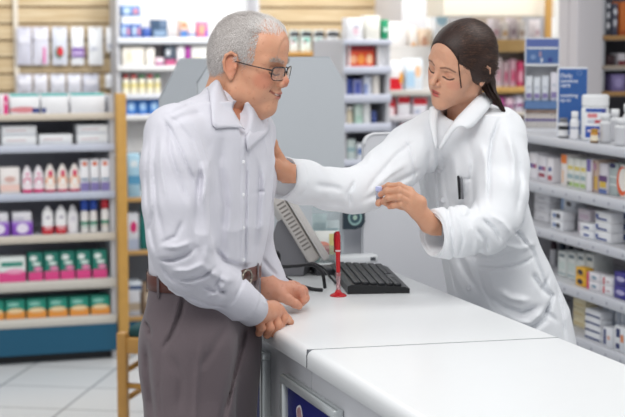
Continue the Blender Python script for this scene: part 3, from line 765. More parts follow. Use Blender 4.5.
# cosmetic packs behind the ponytail
VKp = VK + .03
def k1(a, c, y0, row, label, base, decs=(), cat='pack'):
    y1 = (40, 87, 112, 137)[row]
    return one_v('b', a, c, y0, y1, VKp, KSH[row][0], label, cat, base, decs)
for i, (a, c, y, q, r) in enumerate(((492, 500, 19, '#e6dde2', '#c9a6b0'), (501, 509, 22, '#efe9e6', '#d6b48a'), (510, 517, 18, '#d8cdd2', '#9a8690'), (518, 526, 21, '#ece6e2', '#b09a8c'), (534, 541, 20, '#e3dce0', '#c0a8b0'))):
    k1(a, c, y, 0, f'{["pink-white", "cream", "mauve", "ivory", "rose-grey"][i]} pack on the top wooden shelf, {ORD[i]} from the ponytail', q, [('r', .1, .2, .9, .5, r)])
for i, (a, c, y, q, r, nm) in enumerate(((495, 502, 58, '#eedde2', '#d6a0b0', 'pale pink'), (503, 509, 62, '#dcc0c8', '#c04a72', 'dusty pink'), (510, 516, 60, '#e8b8c8', '#d02a68', 'rose'), (517, 524, 62, '#d43a6e', '#f0b0c4', 'magenta'), (484, 494, 60, '#ead8dc', '#c8708c', 'blush'))):
    k1(a, c, y, 1, f'{nm} pack on the second wooden shelf beside the ponytail', q, [('e', .5, .4, .35, .25, r)])
for i, (a, c, y, q, nm) in enumerate(((498, 505, 97, '#b04a8c', 'purple'), (506, 514, 98, '#e6c8d8', 'lilac'), (515, 524, 96, '#dcd6e4', 'pale violet'))):
    k1(a, c, y, 2, f'{nm} pack on the third wooden shelf', q, [('r', 0, .3, 1, .5, '#8c3a78')])
for i, (a, c, y, q, nm) in enumerate(((506, 514, 120, '#dfe0ea', 'pale blue-grey'), (515, 524, 118, '#a8642c', 'amber'))):
    k1(a, c, y, 3, f'{nm} pack on the lowest wooden shelf behind her shoulder', q, [('r', 0, .5, 1, .9, '#c9c3d6')])
# dark niche goods
VDp = VD + .03
for (a, c, y0, y1, z, q, nm, dc) in ((605, 611, 2, 36, 0, '#4a4d58', 'slate and white spotted carton', [('e', .5, .3, .35, .1, '#e6e6ea'), ('e', .5, .6, .35, .1, '#d6d8de'), ('e', .5, .88, .35, .07, '#dfe0e6')]),
                                    (611.5, 618, 4, 36, 0, '#55586a', 'grey patterned carton', [('e', .5, .4, .35, .12, '#d6d6dc'), ('e', .5, .75, .35, .1, '#e9e9ee')]),
                                    (619, 628, 0, 34, 0, '#d9742e', 'orange carton', [('r', 0, 0, 1, .15, '#b9551c')]),
                                    (606, 616, 56, 66, 1, '#3c2228', 'dark red tin', []), (617, 627, 54, 66, 1, '#d8d3d8', 'pale grey tin', [('r', 0, 0, 1, .4, '#7c2a34')]),
                                    (610, 627, 75, 92, 2, '#8c7fb4', 'soft purple pouch', [('e', .5, .5, .3, .3, '#a99cce')])):
    zz = [zD(36), zD(66), zD(92)][z]
    one_v('b', a, c, y0, y1, VDp, zz, f'{nm} in the dark shelving beside the white column', 'carton' if 'carton' in nm else ('tin' if 'tin' in nm else 'pouch'), q, dc, name='carton' if 'carton' in nm else ('tin' if 'tin' in nm else 'pouch'))

# --- pharmacy shelf behind the pharmacist; fronts face the counter (rz = RA - 90 deg)
RZ = RA - math.pi / 2
def place_u(o, px, y, back, row, label, cat, group=None, dz=0.0, zabs=None, ctr=0.0):
    v, _ = onu(px, y, UR + back + ctr)
    o.location = W(UR + back, v, (RSH[row][0] if zabs is None else zabs) + dz + .0012)
    o.rotation_euler.z = RZ + random.uniform(-.01, .01)
    return tag(o, label, cat, group)
def wid(a, c, y, back): return abs(onu(a, y, UR + back)[0] - onu(c, y, UR + back)[0])
def hgt(px, y0, y1, back): return abs(onu(px, y0, UR + back)[1] - onu(px, y1, UR + back)[1])
def ub(a, c, y0, y1, back, row, label, base, decs=(), d=.08, dz=0.0, cat='carton', name='carton', **kw):
    w = wid(a, c, y1, back) ; h = hgt((a + c) / 2, y0, y1, back)
    o = carton(name, w * .93, d, h, base, decs, **kw)
    return place_u(o, (a + c) / 2, y1, back, row, label, cat, None, dz), h
def uc(a, c, y0, y1, back, row, label, segs, name='bottle', **kw):
    k = 5.4 / FPX; w = (c - a) * k * 1.0; h = hgt((a + c) / 2, y0, y1, back)
    o = bottle(name, w, h, segs, **kw)
    return place_u(o, (a + c) / 2, y1, back, row, label, 'bottle', ctr=w / 2 * kw.get('sy', .62))
def text(s, size, m, parent, loc, rot=(math.pi / 2, 0, 0), name='lettering'):
    cu = bpy.data.curves.new(name, 'FONT'); cu.body = s; cu.size = size; cu.extrude = 0.0004; cu.offset = size * .012
    o = bpy.data.objects.new(name, cu); COL.objects.link(o)
    dg = bpy.context.evaluated_depsgraph_get(); me = bpy.data.meshes.new_from_object(o.evaluated_get(dg))
    bpy.data.objects.remove(o)
    me.materials.clear(); me.materials.append(m)
    o = bpy.data.objects.new(name, me); COL.objects.link(o); o.parent = parent; o.location = loc; o.rotation_euler = rot
    return o
# display stand with the landscape blue header
def display_stand():
    bk = 0.06; a, c = 525, 557
    # the stand faces the camera: front on the room's v axis
    v = onu(541, 137, UR + .14)[0]; u0 = onv(a, 137, v)[0]; u1 = onv(c, 137, v)[0]; w = (u1 - u0) * .95; SR_ = -.13
    zb = RSH[0][0]; H = lambda y: onv(541, y, v)[1] - zb
    e = empty('display_stand', W((u0 + u1) / 2, v, zb), SR_, 'white counter display stand with a landscape blue header card, holding small bottles', 'display stand')
    wm = mat('#dfe0e4', .35); b = MB()
    b.box(-w / 2, -w / 2 + .003, 0, .09, 0, H(62), wm); b.box(w / 2 - .003, w / 2, 0, .09, 0, H(62), wm)
    b.box(-w / 2, w / 2, .087, .09, 0, H(62), wm)
    b.build('casing', e)
    for (y0, y1, nm, cc) in ((109, 101, 'shelf_lip', '#5f7fae'), (137, 128, 'tray', '#e6e6ea')):
        b = MB(); b.box(-w / 2, w / 2, -.004, .085, H(y0) if y0 < 137 else 0, H(y1), mat(cc, .4, .05)); b.build(nm, e)
    b = MB(); b.box(-w / 2 - .002, w / 2 + .002, -.006, -.002, H(66), H(37.5), mat('#e9eaee', .4))
    hc = b.build('header_card', e)
    b = MB(); b.box(-w / 2 + .003, w / 2 - .003, -.0075, -.006, H(63.5), H(39), mat('#4b6ea6', .4, .12, 60))
    b.face([(-w / 2 + .003, -.0078, H(48)), (w / 2 - .003, -.0078, H(48)), (w / 2 - .003, -.0078, H(39.2)), (-w / 2 + .003, -.0078, H(39.2))], mat('#5d6fae', .4, .1, 80))
    b.face([(-w / 2 + .006, -.0081, H(49)), (w / 2 - .006, -.0081, H(49)), (w / 2 - .006, -.0081, H(47)), (-w / 2 + .006, -.0081, H(47))], mat('#e3e9f4', .4, .3, 400))
    for cx, cy, rx, ry, cc in ((-.008, 54, .006, .012, '#a08aa0'), (-.002, 60, .004, .009, '#dfe2ec'), (.03, 60, .01, .01, '#2f3f8c'), (-.035, 57, .01, .01, '#7f9ac4')):
        b.face([(cx + rx * math.cos(t), -.0083, H(cy) + ry * math.sin(t)) for t in [2 * math.pi * j / 12 for j in range(12)]], mat(cc, .4))
    b.build('print', hc)
    vis = []
    for i, (x, y0, y1, q) in enumerate(((.12, 76, 101, '#eceff4'), (.36, 77, 101, '#e4e8ee'), (.60, 76, 101, '#dfe3ea'), (.86, 72, 101, '#e9e6ee'))):
        o = carton('carton', w * .21, .04, H(y0) - H(y1) - .002, q, [('r', .1, .1, .9, .3, '#8c7fae'), ('r', .2, .5, .8, .6, '#c9ced8')])
        o.location = W((u0 + u1) / 2, v, 0) + Vector((math.cos(SR_) * (x - .5) * w - math.sin(SR_) * .012, math.sin(SR_) * (x - .5) * w + math.cos(SR_) * .012, zb + H(101) + .001)); o.rotation_euler.z = SR_
        tag(o, f'small white carton on the display stand\'s middle level, {ORD[i]} from the ponytail', 'carton', 'cartons in the display stand')
    p = bottle('vial', w * .085, H(110) - H(128), [(0, .45, '#e9e4e0'), (.45, .62, '#7466a8'), (.62, 1, '#f0e6de')], cap='#d9b9a6', sy=1, seg=8, capw=.7)
    for i in range(10):
        o = p if i == 0 else copy_tree(p)
        x = (i + .5) / 10
        o.location = W((u0 + u1) / 2, v, 0) + Vector((math.cos(SR_) * (x - .5) * w - math.sin(SR_) * .004, math.sin(SR_) * (x - .5) * w + math.cos(SR_) * .004, zb + H(128) + .001)); o.rotation_euler.z = SR_
        tag(o, f'tiny purple-banded vial in the display stand\'s bottom tray, {ORD[i]} from the ponytail side', 'vial', 'vials in the display stand')
    o = bottle('bottle', .022, H(24) - H(38), [(0, .75, '#2f6f9c'), (.75, 1, '#f0f2f4')], cap='#eef0f2', sy=1)
    o.location = W((u0 + u1) / 2 + w * .2, v + .03, zb + H(62) + .001); o.rotation_euler.z = SR_; tag(o, 'teal bottle with white cap standing on the display stand', 'bottle')
    b = MB(); b.box(-w / 2, w / 2, .01, .088, H(62) - .002, H(62), wm); b.build('top_shelf', e)
display_stand()
def poster_stand():
    v = onu(572, 137, UR + .1)[0]; u0 = onv(558.5, 137, v)[0]; u1 = onv(585, 137, v)[0]; w = u1 - u0
    zb = RSH[0][0]; H = lambda y: onv(572, y, v)[1] - zb
    e = empty('poster_stand', W((u0 + u1) / 2, v, zb), -.10, 'upright blue poster card with white lettering behind the small bottles', 'poster')
    b = MB(); b.bbox(-w / 2, w / 2, 0, .05, 0, H(67.5), mat('#e6e9ee', .4), .003); b.build('casing', e)
    b = MB(); b.box(-w / 2 + .004, w / 2 - .002, -.003, -.0005, .01, H(69), mat('#2f5fa4', .4, .08, 40)); p = b.build('poster', e)
    tm = mat('#e9eef8', .4)
    for s, y, sz in (('Daily', 77.5, .021), ('sensitive', 82.5, .0185), ('care', 87, .021), ('soothing', 97, .0185), ('up to', 101.5, .018)):
        text(s, sz, tm, p, (-w / 2 + .009, -.0035, H(y)))
    b = MB(); b.tube([(w * .22 + .008 * math.cos(t), -.0035, H(73) + .008 * math.sin(t)) for t in [2 * math.pi * j / 16 for j in range(16)]], .0008, mat('#9ab8e0', .4), 5, True); b.build('emblem', p)
poster_stand()
# top shelf goods
uc(557.5, 569, 118, 138, .03, 0, 'white bottle with black label and grey cap in front of the blue poster', [(0, .1, '#3c3c40'), (.1, .5, '#e9e9ea'), (.5, .75, '#2a2a2e'), (.75, 1, '#dadadc')], cap='#77777c', capw=.8, sy=1)
uc(569.5, 579.5, 110, 138, .035, 0, 'slim white bottle with domed cap beside the black-labelled one', [(0, .5, '#e6e6ea'), (.5, .6, '#8f96ae'), (.6, 1, '#e9e9ec')], cap='#f2f2f4', capw=.75, caph=.25, sy=1)
def jar(a, c, y0, y1, back, label, lab):
    k = 5.35 / FPX; w = (c - a) * k; h = hgt((a + c) / 2, y0, y1, back); r = w / 2
    e = MB(); wm = mat('#eef0f2', .3); hb = h * .76
    e.lathe([(r * .9, 0), (r, .004), (r, hb * .88), (r * .93, hb * .96), (r * .85, hb)], wm, 32, 1, (0, r))
    o = e.build('medicine_jar')
    b = MB(); pr = [(r * .98, hb * .985)]
    for j in range(9): pr.append((r * (.98 if j % 2 else .965), hb + (h - hb) * (.05 + .85 * j / 8)))
    pr.append((r * .86, h)); b.lathe(pr, mat('#f3f4f5', .3), 40, 1, (0, r)); b.build('lid', o)
    if lab:
        b = MB()
        def patch(a0, a1, z0, z1, cc, off):
            n = 12; vs = []
            for j in range(n + 1):
                t = math.radians(a0 + (a1 - a0) * j / n)
                for z in (z0, z1): vs.append(((r + off) * math.sin(t), r - (r + off) * math.cos(t), z * hb))
            b.mesh(vs, [(2 * j, 2 * j + 2, 2 * j + 3, 2 * j + 1) for j in range(n)], mat(cc, .4, .03), True)
        # angle 0 looks out of the shelf; the side towards the camera is at -72 degrees
        patch(20, 110, .04, .93, '#f2f4f8', .0006)
        patch(20, 110, .82, .93, '#3457ac', .001); patch(20, 110, .08, .42, '#2e55ae', .001); patch(30, 90, .25, .31, '#e8d6dc', .0014)
        patch(88, 110, .70, .93, '#46509c', .0012); patch(30, 70, .66, .78, '#e08a8e', .0014); patch(60, 88, .50, .60, '#c2555f', .0014); patch(30, 60, .5, .6, '#c8ccd8', .0013)
        b.build('label', o)
    return place_u(o, (a + c) / 2, y1, back, 0, label, 'jar', ctr=r)
jar(579.5, 610, 95, 141, .06, 'large white medicine jar with blue-edged label and ribbed lid', True)
uc(590, 598.5, 128, 142.5, .015, 0, 'small amber bottle with pale label in front of the large white jar', [(0, .2, '#6b4a20'), (.2, .7, '#efe3c9'), (.7, 1, '#c98f3a')], cap='#b98a2e', capw=.9, caph=.2, sy=1)
gsegs = [(0, .1, '#b9babf'), (.1, .8, '#c9cace'), (.8, 1, '#dfe0e2')]
uc(599, 611, 116, 146, .05, 0, 'grey-labelled white-capped bottle just beside the large jar', gsegs, cap='#eceef0', capw=.85, sy=1)
uc(609, 620, 111, 143, .13, 0, 'taller grey-labelled bottle standing further back beside the jar', gsegs, cap='#f0f1f2', capw=.85, sy=1)
uc(614, 628, 122, 150, .04, 0, 'grey-labelled bottle at the frame edge of the top shelf', gsegs, cap='#e9eaec', capw=.85, sy=1)
uc(622, 634, 108, 146, .16, 0, 'white bottle behind the others at the frame edge of the top shelf', gsegs, cap='#eff0f2', capw=.85, sy=1)
# second row
pd = [('e', .2, .5, .16, .1, '#2f3f8c'), ('e', .55, .5, .16, .1, '#7a4a90'), ('e', .85, .5, .12, .1, '#b04a70')]
R2 = 1
ub(528, 537, 160, 186, .06, 1, 'white carton with blue and purple spots at the coat end of the second shelf', '#eceaee', pd)
ub(537.5, 546, 163, 187.5, .06, 1, 'white carton with spots and red print, second from the coat', '#eae8ee', pd + [('r', .1, .15, .9, .3, '#a04a5c')])
ub(546.5, 553, 164, 188.5, .05, 1, 'white carton with red print next to the orange-topped carton', '#edeaee', [('e', .5, .55, .3, .1, '#5a6a9c'), ('r', .15, .1, .85, .3, '#b4424e')])
uc(531, 542, 153, 163, .09, 1, 'small white tub lying behind the spotted cartons', [(0, 1, '#e9e9ec')], sy=.8) if False else None
ub(560.5, 566.5, 158, 189, .05, 1, 'slim white carton with orange top on the second shelf', '#efe9e6', [('r', 0, .72, 1, 1, '#ef8234'), ('r', .2, .1, .5, .5, '#f0c8a6')])
for i, (a, c) in enumerate(((567, 573), (573.5, 579.5), (580, 585.5))):
    ub(a, c, 161 + i * .7, 190 + i, .05, 1, f'white carton with yellow and blue-green bands on the second shelf, {ORD[i]} from the orange-topped one', '#e8eae4', [('r', 0, .6, 1, .74, '#e4d27c'), ('r', 0, .3, 1, .45, '#9fb6bc'), ('r', 0, .05, 1, .18, '#a9c47c'), ('e', .25, .12, .2, .06, '#3f3f66')][: 4 if i == 0 else 3])
ub(586, 590.5, 160, 192, .04, 1, 'slim purple-topped white carton on the second shelf', '#f1eff4', [('r', 0, .62, 1, 1, '#7a6cae')])
ub(591, 598, 162, 194, .05, 1, 'amber and pink striped carton on the second shelf', '#c9b0a0', [('r', .1, 0, .4, 1, '#8c5a3a'), ('r', .5, .1, .9, .5, '#d8b04a'), ('e', .5, .8, .3, .12, '#b4879c')])
ub(598.5, 607, 165, 195, .05, 1, 'multicoloured carton with purple and yellow blocks on the second shelf', '#dcd8e0', [('r', 0, .4, 1, .6, '#6a4a7c'), ('r', .1, .2, .9, .4, '#d9b84a'), ('r', 0, .0, 1, .15, '#5a6ea4')])
ub(608, 618, 166, 198, .06, 1, 'grey-green carton with a navy top on the second shelf', '#b4c0bf', [('e', .4, .92, .35, .08, '#23285a'), ('r', 0, .3, 1, .35, '#dfe6e4'), ('r', 0, .55, 1, .6, '#dfe6e4')])
ub(619, 632, 168, 201, .05, 1, 'white carton with a big orange-red ring at the frame edge of the second shelf', '#f0ece8', [('e', .2, .5, .5, .45, '#e8602c'), ('e', .3, .55, .42, .36, '#f4efe8')])
# third row: stacked white cartons with navy prints
def stack_u(a, c, ytop, ybot, n, back, row, where, base='#eceef0', decs=(), group=None, d=.05, gap=None, side=None):
    h = hgt((a + c) / 2, ytop, ybot, back) / n
    w = wid(a, c, ybot, back)
    nm = ['lowest', 'second from below', 'third from below', 'fourth from below', 'top'] if n > 2 else ['lower', 'upper']
    for j in range(n):
        o = carton('carton', w * .96, d, h * .96, base, decs, side=side)
        place_u(o, (a + c) / 2, ybot, back, row, (f'{"top" if j == n - 1 and n > 2 else nm[j]} ' if n > 1 else '') + where, 'carton', group, dz=j * h)
nav = [('e', .3, .5, .14, .25, '#6f87b4'), ('e', .62, .5, .18, .3, '#3c3f4c')]
stack_u(533, 549, 205, 234, 3, .10, 2, 'plain white carton of the stack next to her coat, third shelf', '#e6e6ea', [('r', .3, .3, .7, .5, '#c4c4cc')])
stack_u(550, 563, 217, 236, 2, .04, 2, 'white carton with dark print, short stack on the third shelf', '#eceef2', nav)
stack_u(560, 575, 201, 238, 4, .12, 2, 'white carton with blue edge of the taller stack, third shelf', '#e3e7ee', [('r', 0, 0, .2, 1, '#9fbbe0'), ('e', .55, .5, .2, .3, '#3b3e4a')])
stack_u(577, 590, 217, 242, 2, .08, 2, 'pale lilac carton mid-way on the third shelf', '#dcd4dc', [('r', .1, .2, .9, .6, '#cbb9c8')])
stack_u(579, 593, 230, 245, 2, .03, 2, 'white carton with a navy stroke in front of the lilac ones', '#eef0f4', [('r', .3, .3, .7, .6, '#2f4f98')])
stack_u(594, 611, 220, 250, 3, .04, 2, 'white carton with navy diagonal print, wide stack on the third shelf', '#f0f1f4', [('r', .1, .15, .75, .35, '#23408c'), ('r', .05, .35, .2, .7, '#2c4e9c')])
stack_u(607, 632, 213, 255, 4, .10, 2, 'white carton with a navy end mark at the frame edge, third shelf', '#f1f2f5', [('r', .62, .25, .86, .85, '#1f3f8e')])
# fourth row
for i, (px, q) in enumerate(((553, '#35202a'), (562, '#1f2f3e'), (570, '#1c2634'), (579, '#2c1c2a'), (588, '#48203a'))):
    uc(px - 4, px + 4, 262 + i * 1.2, 290 + i * 2.2, .16, 3, f'dark-topped bottle behind the cartons on the fourth shelf, {ORD[i]} from her coat', [(0, .7, '#d8d8dc'), (.7, 1, q)], cap=q, capw=.9, sy=1, seg=12)
mint = [('r', 0, .1, 1, .16, '#9fb4b6'), ('r', .15, .78, .85, .9, '#6f7f88'), ('r', .1, .3, .9, .6, '#cfdcd8')]
for i, (a, c, y0, y1) in enumerate(((557, 566, 264, 289), (567, 575, 266, 293), (576, 584, 267, 296), (585, 593, 268, 299))):
    ub(a, c, y0, y1, .07, 3, f'white carton with grey-green panels on the fourth shelf, {ORD[i]} from her coat', '#e3e8e6', mint)
stack_u(575, 585, 271, 290, 2, .03, 3, 'yellow carton with a dark figure on the fourth shelf', '#f0b93a', [('e', .5, .5, .3, .3, '#2f2640')], d=.035)
stack_u(586, 599, 283.5, 301, 2, .03, 3, 'white carton with a pink end in front on the fourth shelf', '#efecf0', [('r', 0, 0, .2, 1, '#dc5a78'), ('e', .6, .5, .2, .2, '#7fa0b4')])
stack_u(600, 612, 288, 306, 2, .03, 3, 'white carton with a red stroke, fourth shelf beside the purple ones', '#f0eff2', [('r', .2, .1, .35, .9, '#cf4a5a'), ('r', .5, .4, .8, .55, '#b48a94')])
stack_u(613, 627, 282, 309, 2, .03, 3, 'deep purple carton at the frame edge of the fourth shelf', '#3a3490', [('e', .5, .5, .35, .2, '#b9b4dc')])
# fifth row
stack_u(572, 585, 304, 342, 4, .10, 4, 'cream carton of the stack next to her coat, lowest shelf', '#ece0bc', [('r', .1, .3, .9, .5, '#d9c48c')])
stack_u(584, 600, 318, 348, 4, .03, 4, 'white and navy carton of the front stack, lowest shelf', '#eef0f4', [('r', 0, .1, 1, .35, '#2c4078')])
stack_u(586, 600, 305, 322, 1, .16, 4, 'amber and brown carton behind the front stack, lowest shelf', '#c9a468', [('r', .1, .3, .6, .7, '#6b5340')])
for i, (a, c, y0, y1) in enumerate(((601, 606, 320, 350), (607, 613, 318, 352), (614, 619, 320, 356), (620, 626, 322, 360))):
    ub(a, c, y0, y1, .09, 4, f'blue-grey upright carton on the lowest shelf, {ORD[i]} from the front stack', '#c4ccd8', [('r', 0, .1, 1, .3, '#8fa0b8'), ('r', 0, .6, .5, .8, '#e6eaf0')])
ub(602, 612, 335, 354, .02, 4, 'small white carton with navy bars in front, lowest shelf', '#eef0f5', [('r', .1, .1, .35, .9, '#2d3f7c'), ('r', .5, .4, .8, .6, '#e0b0a0')], d=.05)
ub(613, 627, 336, 361, .02, 4, 'white carton with navy and orange marks at the frame edge, lowest shelf', '#eceff4', [('r', .15, .55, .45, .9, '#25356e'), ('r', .5, .4, .75, .7, '#e08a5a'), ('r', .15, .1, .45, .3, '#25356e')], d=.05)
# ================================================================== things on the counter
def keyboard():
    # long axis runs with the counter
    c = [onz(x, y, TOP + .012) for x, y in ((350, 290), (411, 288), (376, 266), (338, 268))]
    nl, nr, fr, fl = c
    L = ((fl - nl).length + (fr - nr).length) / 2; Wd = ((nr - nl).length) 
    ctr = (nl + nr + fr + fl) / 4
    Wd = max(.14, min(.165, Wd)); L = min(L, .44)
    e = empty('keyboard', (ctr.x, ctr.y, TOP), math.radians(6), 'black computer keyboard lying on the white worktop', 'keyboard')
    km = mat('#17181b', .4, .05); kk = mat('#222428', .35, .05)
    b = MB(); b.prism([(-Wd / 2, 0), (Wd / 2, 0), (Wd / 2, .012), (Wd / 2 - .012, .016), (-Wd / 2 + .01, .024), (-Wd / 2, .02)], -L / 2, L / 2, km); b.build('case', e)
    # a person types from the pharmacist's side: rows run along the long axis
    rows = 6; sl = (.016 - .024) / (Wd - .022)
    for r in range(rows):
        x0 = -Wd / 2 + .018 + r * (Wd - .034) / rows; x1 = x0 + (Wd - .034) / rows - .003
        n = 20; b = MB()
        for k in range(n):
            if r == 5 and 4 < k < 10: continue
            y0 = -L / 2 + .012 + k * (L - .024) / n; y1 = y0 + (L - .024) / n - .003
            z = .024 + (x0 + Wd / 2 - .01) * sl
            b.bbox(x0, x1, y0, y1, z - .002, z + .006, kk, .0015, 1)
        if r == 5: b.bbox(x0, x1, -L / 2 + .012 + 5 * (L - .024) / n, -L / 2 + .012 + 10 * (L - .024) / n - .003, .015, .022, kk, .0015, 1)
        tag(b.build('key_row', e))
    return e
keyboard()
# white cable box / bar beyond the keyboard
b = MB(); b.bbox(-.065, .055, -.02, .03, 0, .022, mat('#d6d8db', .4), .006); b.box(.030, .045, -.0205, -.0195, .006, .016, mat('#4a4c52', .4))
p = onz(362, 264, TOP); tag(b.build('card_printer', None, (p.x - .01, p.y + .03, TOP), RA), 'low pale grey device beyond the black keyboard', 'device')
b = MB(); b.bbox(-.05, .05, -.04, .04, 0, .018, mat('#3b3c41', .4), .005)
p = onz(331, 273, TOP); tag(b.build('mouse_dock', None, (p.x, p.y, TOP), RA - .1), 'small dark grey device between the terminal and the keyboard', 'device')

# terminal: slanted beige touch monitor seen from its vented back
def terminal():
    Y = 4.33
    shell = mat('#bdb8b4', .45, .02, name='beige_plastic'); dk = mat('#6e6e73', .45, .03); vm = mat('#7b7672', .5)
    base = onz(285, 284, TOP)
    e = empty('computer_terminal', (base.x, base.y, TOP), 0, 'beige point-of-sale monitor with a vented back on a grey wedge foot', 'computer monitor')
    o0 = Vector((base.x, base.y, TOP))
    A = P(273, 197, Y + .10) - o0; A2 = P(296, 200, Y + .10) - o0
    # slab defined by its long side direction (up and to the customer side), thickness and depth
    top = P(283, 196, Y) - o0; bot = P(317, 252, Y) - o0
    up = (top - bot).normalized(); dep = Vector((-.16, 1, 0)).normalized(); nrm = up.cross(dep).normalized()
    if nrm.x < 0: nrm = -nrm
    Lh = (top - bot).length + .10
    def slabm(n0, n1, t0, t1, d0, d1, m, bev):
        b = MB(); b.bbox(n0, n1, d0, d1, t0, t1, m, bev, 3)
        b.v = [tuple(bot + nrm * x + dep * y + up * z) for x, y, z in b.v]
        return b
    slabm(-.032, .0, -.02, Lh - .02, 0, .26, shell, .008).build('back_shell', e)
    fr = slabm(.002, .022, -.03, Lh, -.012, .28, mat('#c9c5c2', .4, .02), .006).build('front_bezel', e)
    slabm(.0215, .0225, 0, Lh - .02, .012, .255, mat('#20242c', .12), .0003).build('screen', fr)
    for k in range(13):
        t = .02 + k * .0115
        s = slabm(-.027, -.006, t, t + .0048, -.0012, .003, vm, .0008)
        s.build('vent', e)
    # wedge foot
    q = [(P(277, 222, Y + .04) - o0), (P(288, 216, Y + .04) - o0), (P(306, 252, Y + .04) - o0), (P(303, 284, Y + .04) - o0), (P(266, 284, Y + .04) - o0), (P(264, 262, Y + .04) - o0)]
    q[3].z = 0.002; q[4].z = 0.002
    b = MB(); n = len(q); w = Vector((.03, .14, 0))
    b.mesh([tuple(a) for a in q] + [tuple(a + w) for a in q], [tuple(range(n)), tuple(range(2 * n - 1, n - 1, -1))] + [(i, n + i, n + (i + 1) % n, (i + 1) % n) for i in range(n)], dk, False)
    b.build('foot', e)
terminal()
# black cable loops
def cable(pts, r, label):
    b = MB(); b.tube(spline(pts, 8), r, mat('#15151a', .4), 8)
    tag(b.build('cable'), label, 'cable')
Y = 4.15
cable([P(262, 284, 4.20), P(268, 280, 4.2), P(277, 268, 4.18), P(279, 256, 4.18), P(276, 252, 4.18), P(275, 257, 4.15), P(281, 266, 4.12), P(296, 266, 4.12), P(312, 265, 4.14), P(322, 273, 4.14), onz(325, 288, TOP + .005)], .0045, 'thick black cable looping in front of the terminal foot')
cable([P(276, 269, 4.16), P(283, 276, 4.14), P(296, 284, 4.12), onz(312, 289, TOP + .005), onz(322, 290, TOP + .005)], .0050, 'black cable running along the foot of the terminal to the worktop')
cable([P(305, 266, 4.2), P(312, 263, 4.18), P(323, 268, 4.17), onz(330, 277, TOP + .004), onz(336, 283, TOP + .004)], .003, 'thin black cable arching beside the clear leaflet holder')

# red pen in its weighted clear holder
def pen():
    p0 = onz(338.2, 296, TOP); e = empty('pen_stand', (p0.x, p0.y, TOP), 0, 'red pen standing in a red-footed clear holder on the worktop', 'pen')
    red = mat('#c4121f', .18, .03, name='red_plastic'); dr = mat('#8c0d16', .2)
    b = MB(); b.lathe([(.021, 0), (.021, .002), (.017, .005), (.010, .008), (.007, .012), (.0058, .016)], red, 28); b.build('foot', e)
    b = MB(); b.lathe([(.0055, .016), (.0048, .03), (.0062, .055), (.0066, .06)], mat('#f3c9cc', .08, .02, trans=.75), 20); b.build('holder', e)
    t = Vector((-.0015, 0, .162)); s0 = Vector((.0, 0, .05))
    b = MB(); b.tube([s0, s0 + (t - s0) * .1, s0 + (t - s0) * .5, s0 + (t - s0) * .55, s0 + (t - s0) * .9, t], [.004, .0052, .0058, .0066, .0068, .0046], red, 16); b.build('pen_body', e)
    b = MB(); b.tube([t + Vector((-.001, 0, -.001)), t + Vector((-.007, -.001, -.004)), t + Vector((-.0085, -.001, -.02)), t + Vector((-.0075, 0, -.052))], [.0022, .0026, .0022, .0018], dr, 10); b.build('clip', e)
    b = MB(); b.lathe([(.0069, .112), (.0072, .114), (.0069, .116)], mat('#e9c9cc', .2), 16, 1, (-.0006, 0)); b.build('ring', e)
pen()
# clear acrylic holder with leaflets beyond the pen
def holder():
    Y = 4.50; a, c = 312, 337
    p0 = onz(327, 263, TOP); w = .080
    e = empty('leaflet_holder', (p0.x, p0.y, TOP), RA - .25, 'clear acrylic holder with pale leaflets beyond the red pen', 'leaflet holder')
    cl = mat('#e6eef0', .08, .01, trans=.85)
    b = MB(); b.box(-w / 2, w / 2, .03, .033, 0, .19, cl); b.box(-w / 2, w / 2, 0, .003, 0, .05, cl); b.box(-w / 2, w / 2, 0, .033, 0, .003, cl); b.box(-w / 2, -w / 2 + .002, 0, .033, 0, .06, cl); b.box(w / 2 - .002, w / 2, 0, .033, 0, .06, cl)
    b.build('acrylic_shell', e)
    o = carton('leaflet', w * .9, .006, .085, '#dfe0dc', [('e', .3, .45, .35, .2, '#e89a8a'), ('e', .5, .3, .2, .12, '#cf4a4a'), ('r', .6, .2, 1, .9, '#d9d08c')])
    o.location = (p0.x, p0.y, TOP + .004) ; o.location += Vector((-.0, .018, 0)); o.rotation_euler = (-.12, 0, RA - .25); tag(o, 'leaflet with coral and yellow print in the clear acrylic holder', 'leaflet')
    for i, (x, z) in enumerate(((.2, .17), (.5, .14))):
        o = carton('leaflet', w * .55, .003, .13 - i * .02, ['#cfe0e0', '#e6ecec'][i], [('r', .1, .6, .9, .8, '#b4ccd0'), ('r', .1, .2, .9, .35, '#c9d9da')])
        o.location = Vector((p0.x, p0.y, TOP + .045)) + Vector((-.02 + .035 * i, .05 + .008 * i, -.041)); o.rotation_euler = (-.1, 0, RA - .25)
        tag(o, ['tall pale teal leaflet behind the coral one', 'whitish leaflet leaning behind the coral one'][i], 'leaflet')
holder()
o = None
p0 = P(296, 262, 4.44); b = MB(); b.bbox(-.03, .03, -.02, .02, 0, .06, mat('#1f9c8c', .35), .006)
tag(b.build('box', None, (onz(309, 266, TOP).x, onz(309, 266, TOP).y + .085, TOP), RA), 'small teal box tucked behind the terminal foot', 'box')
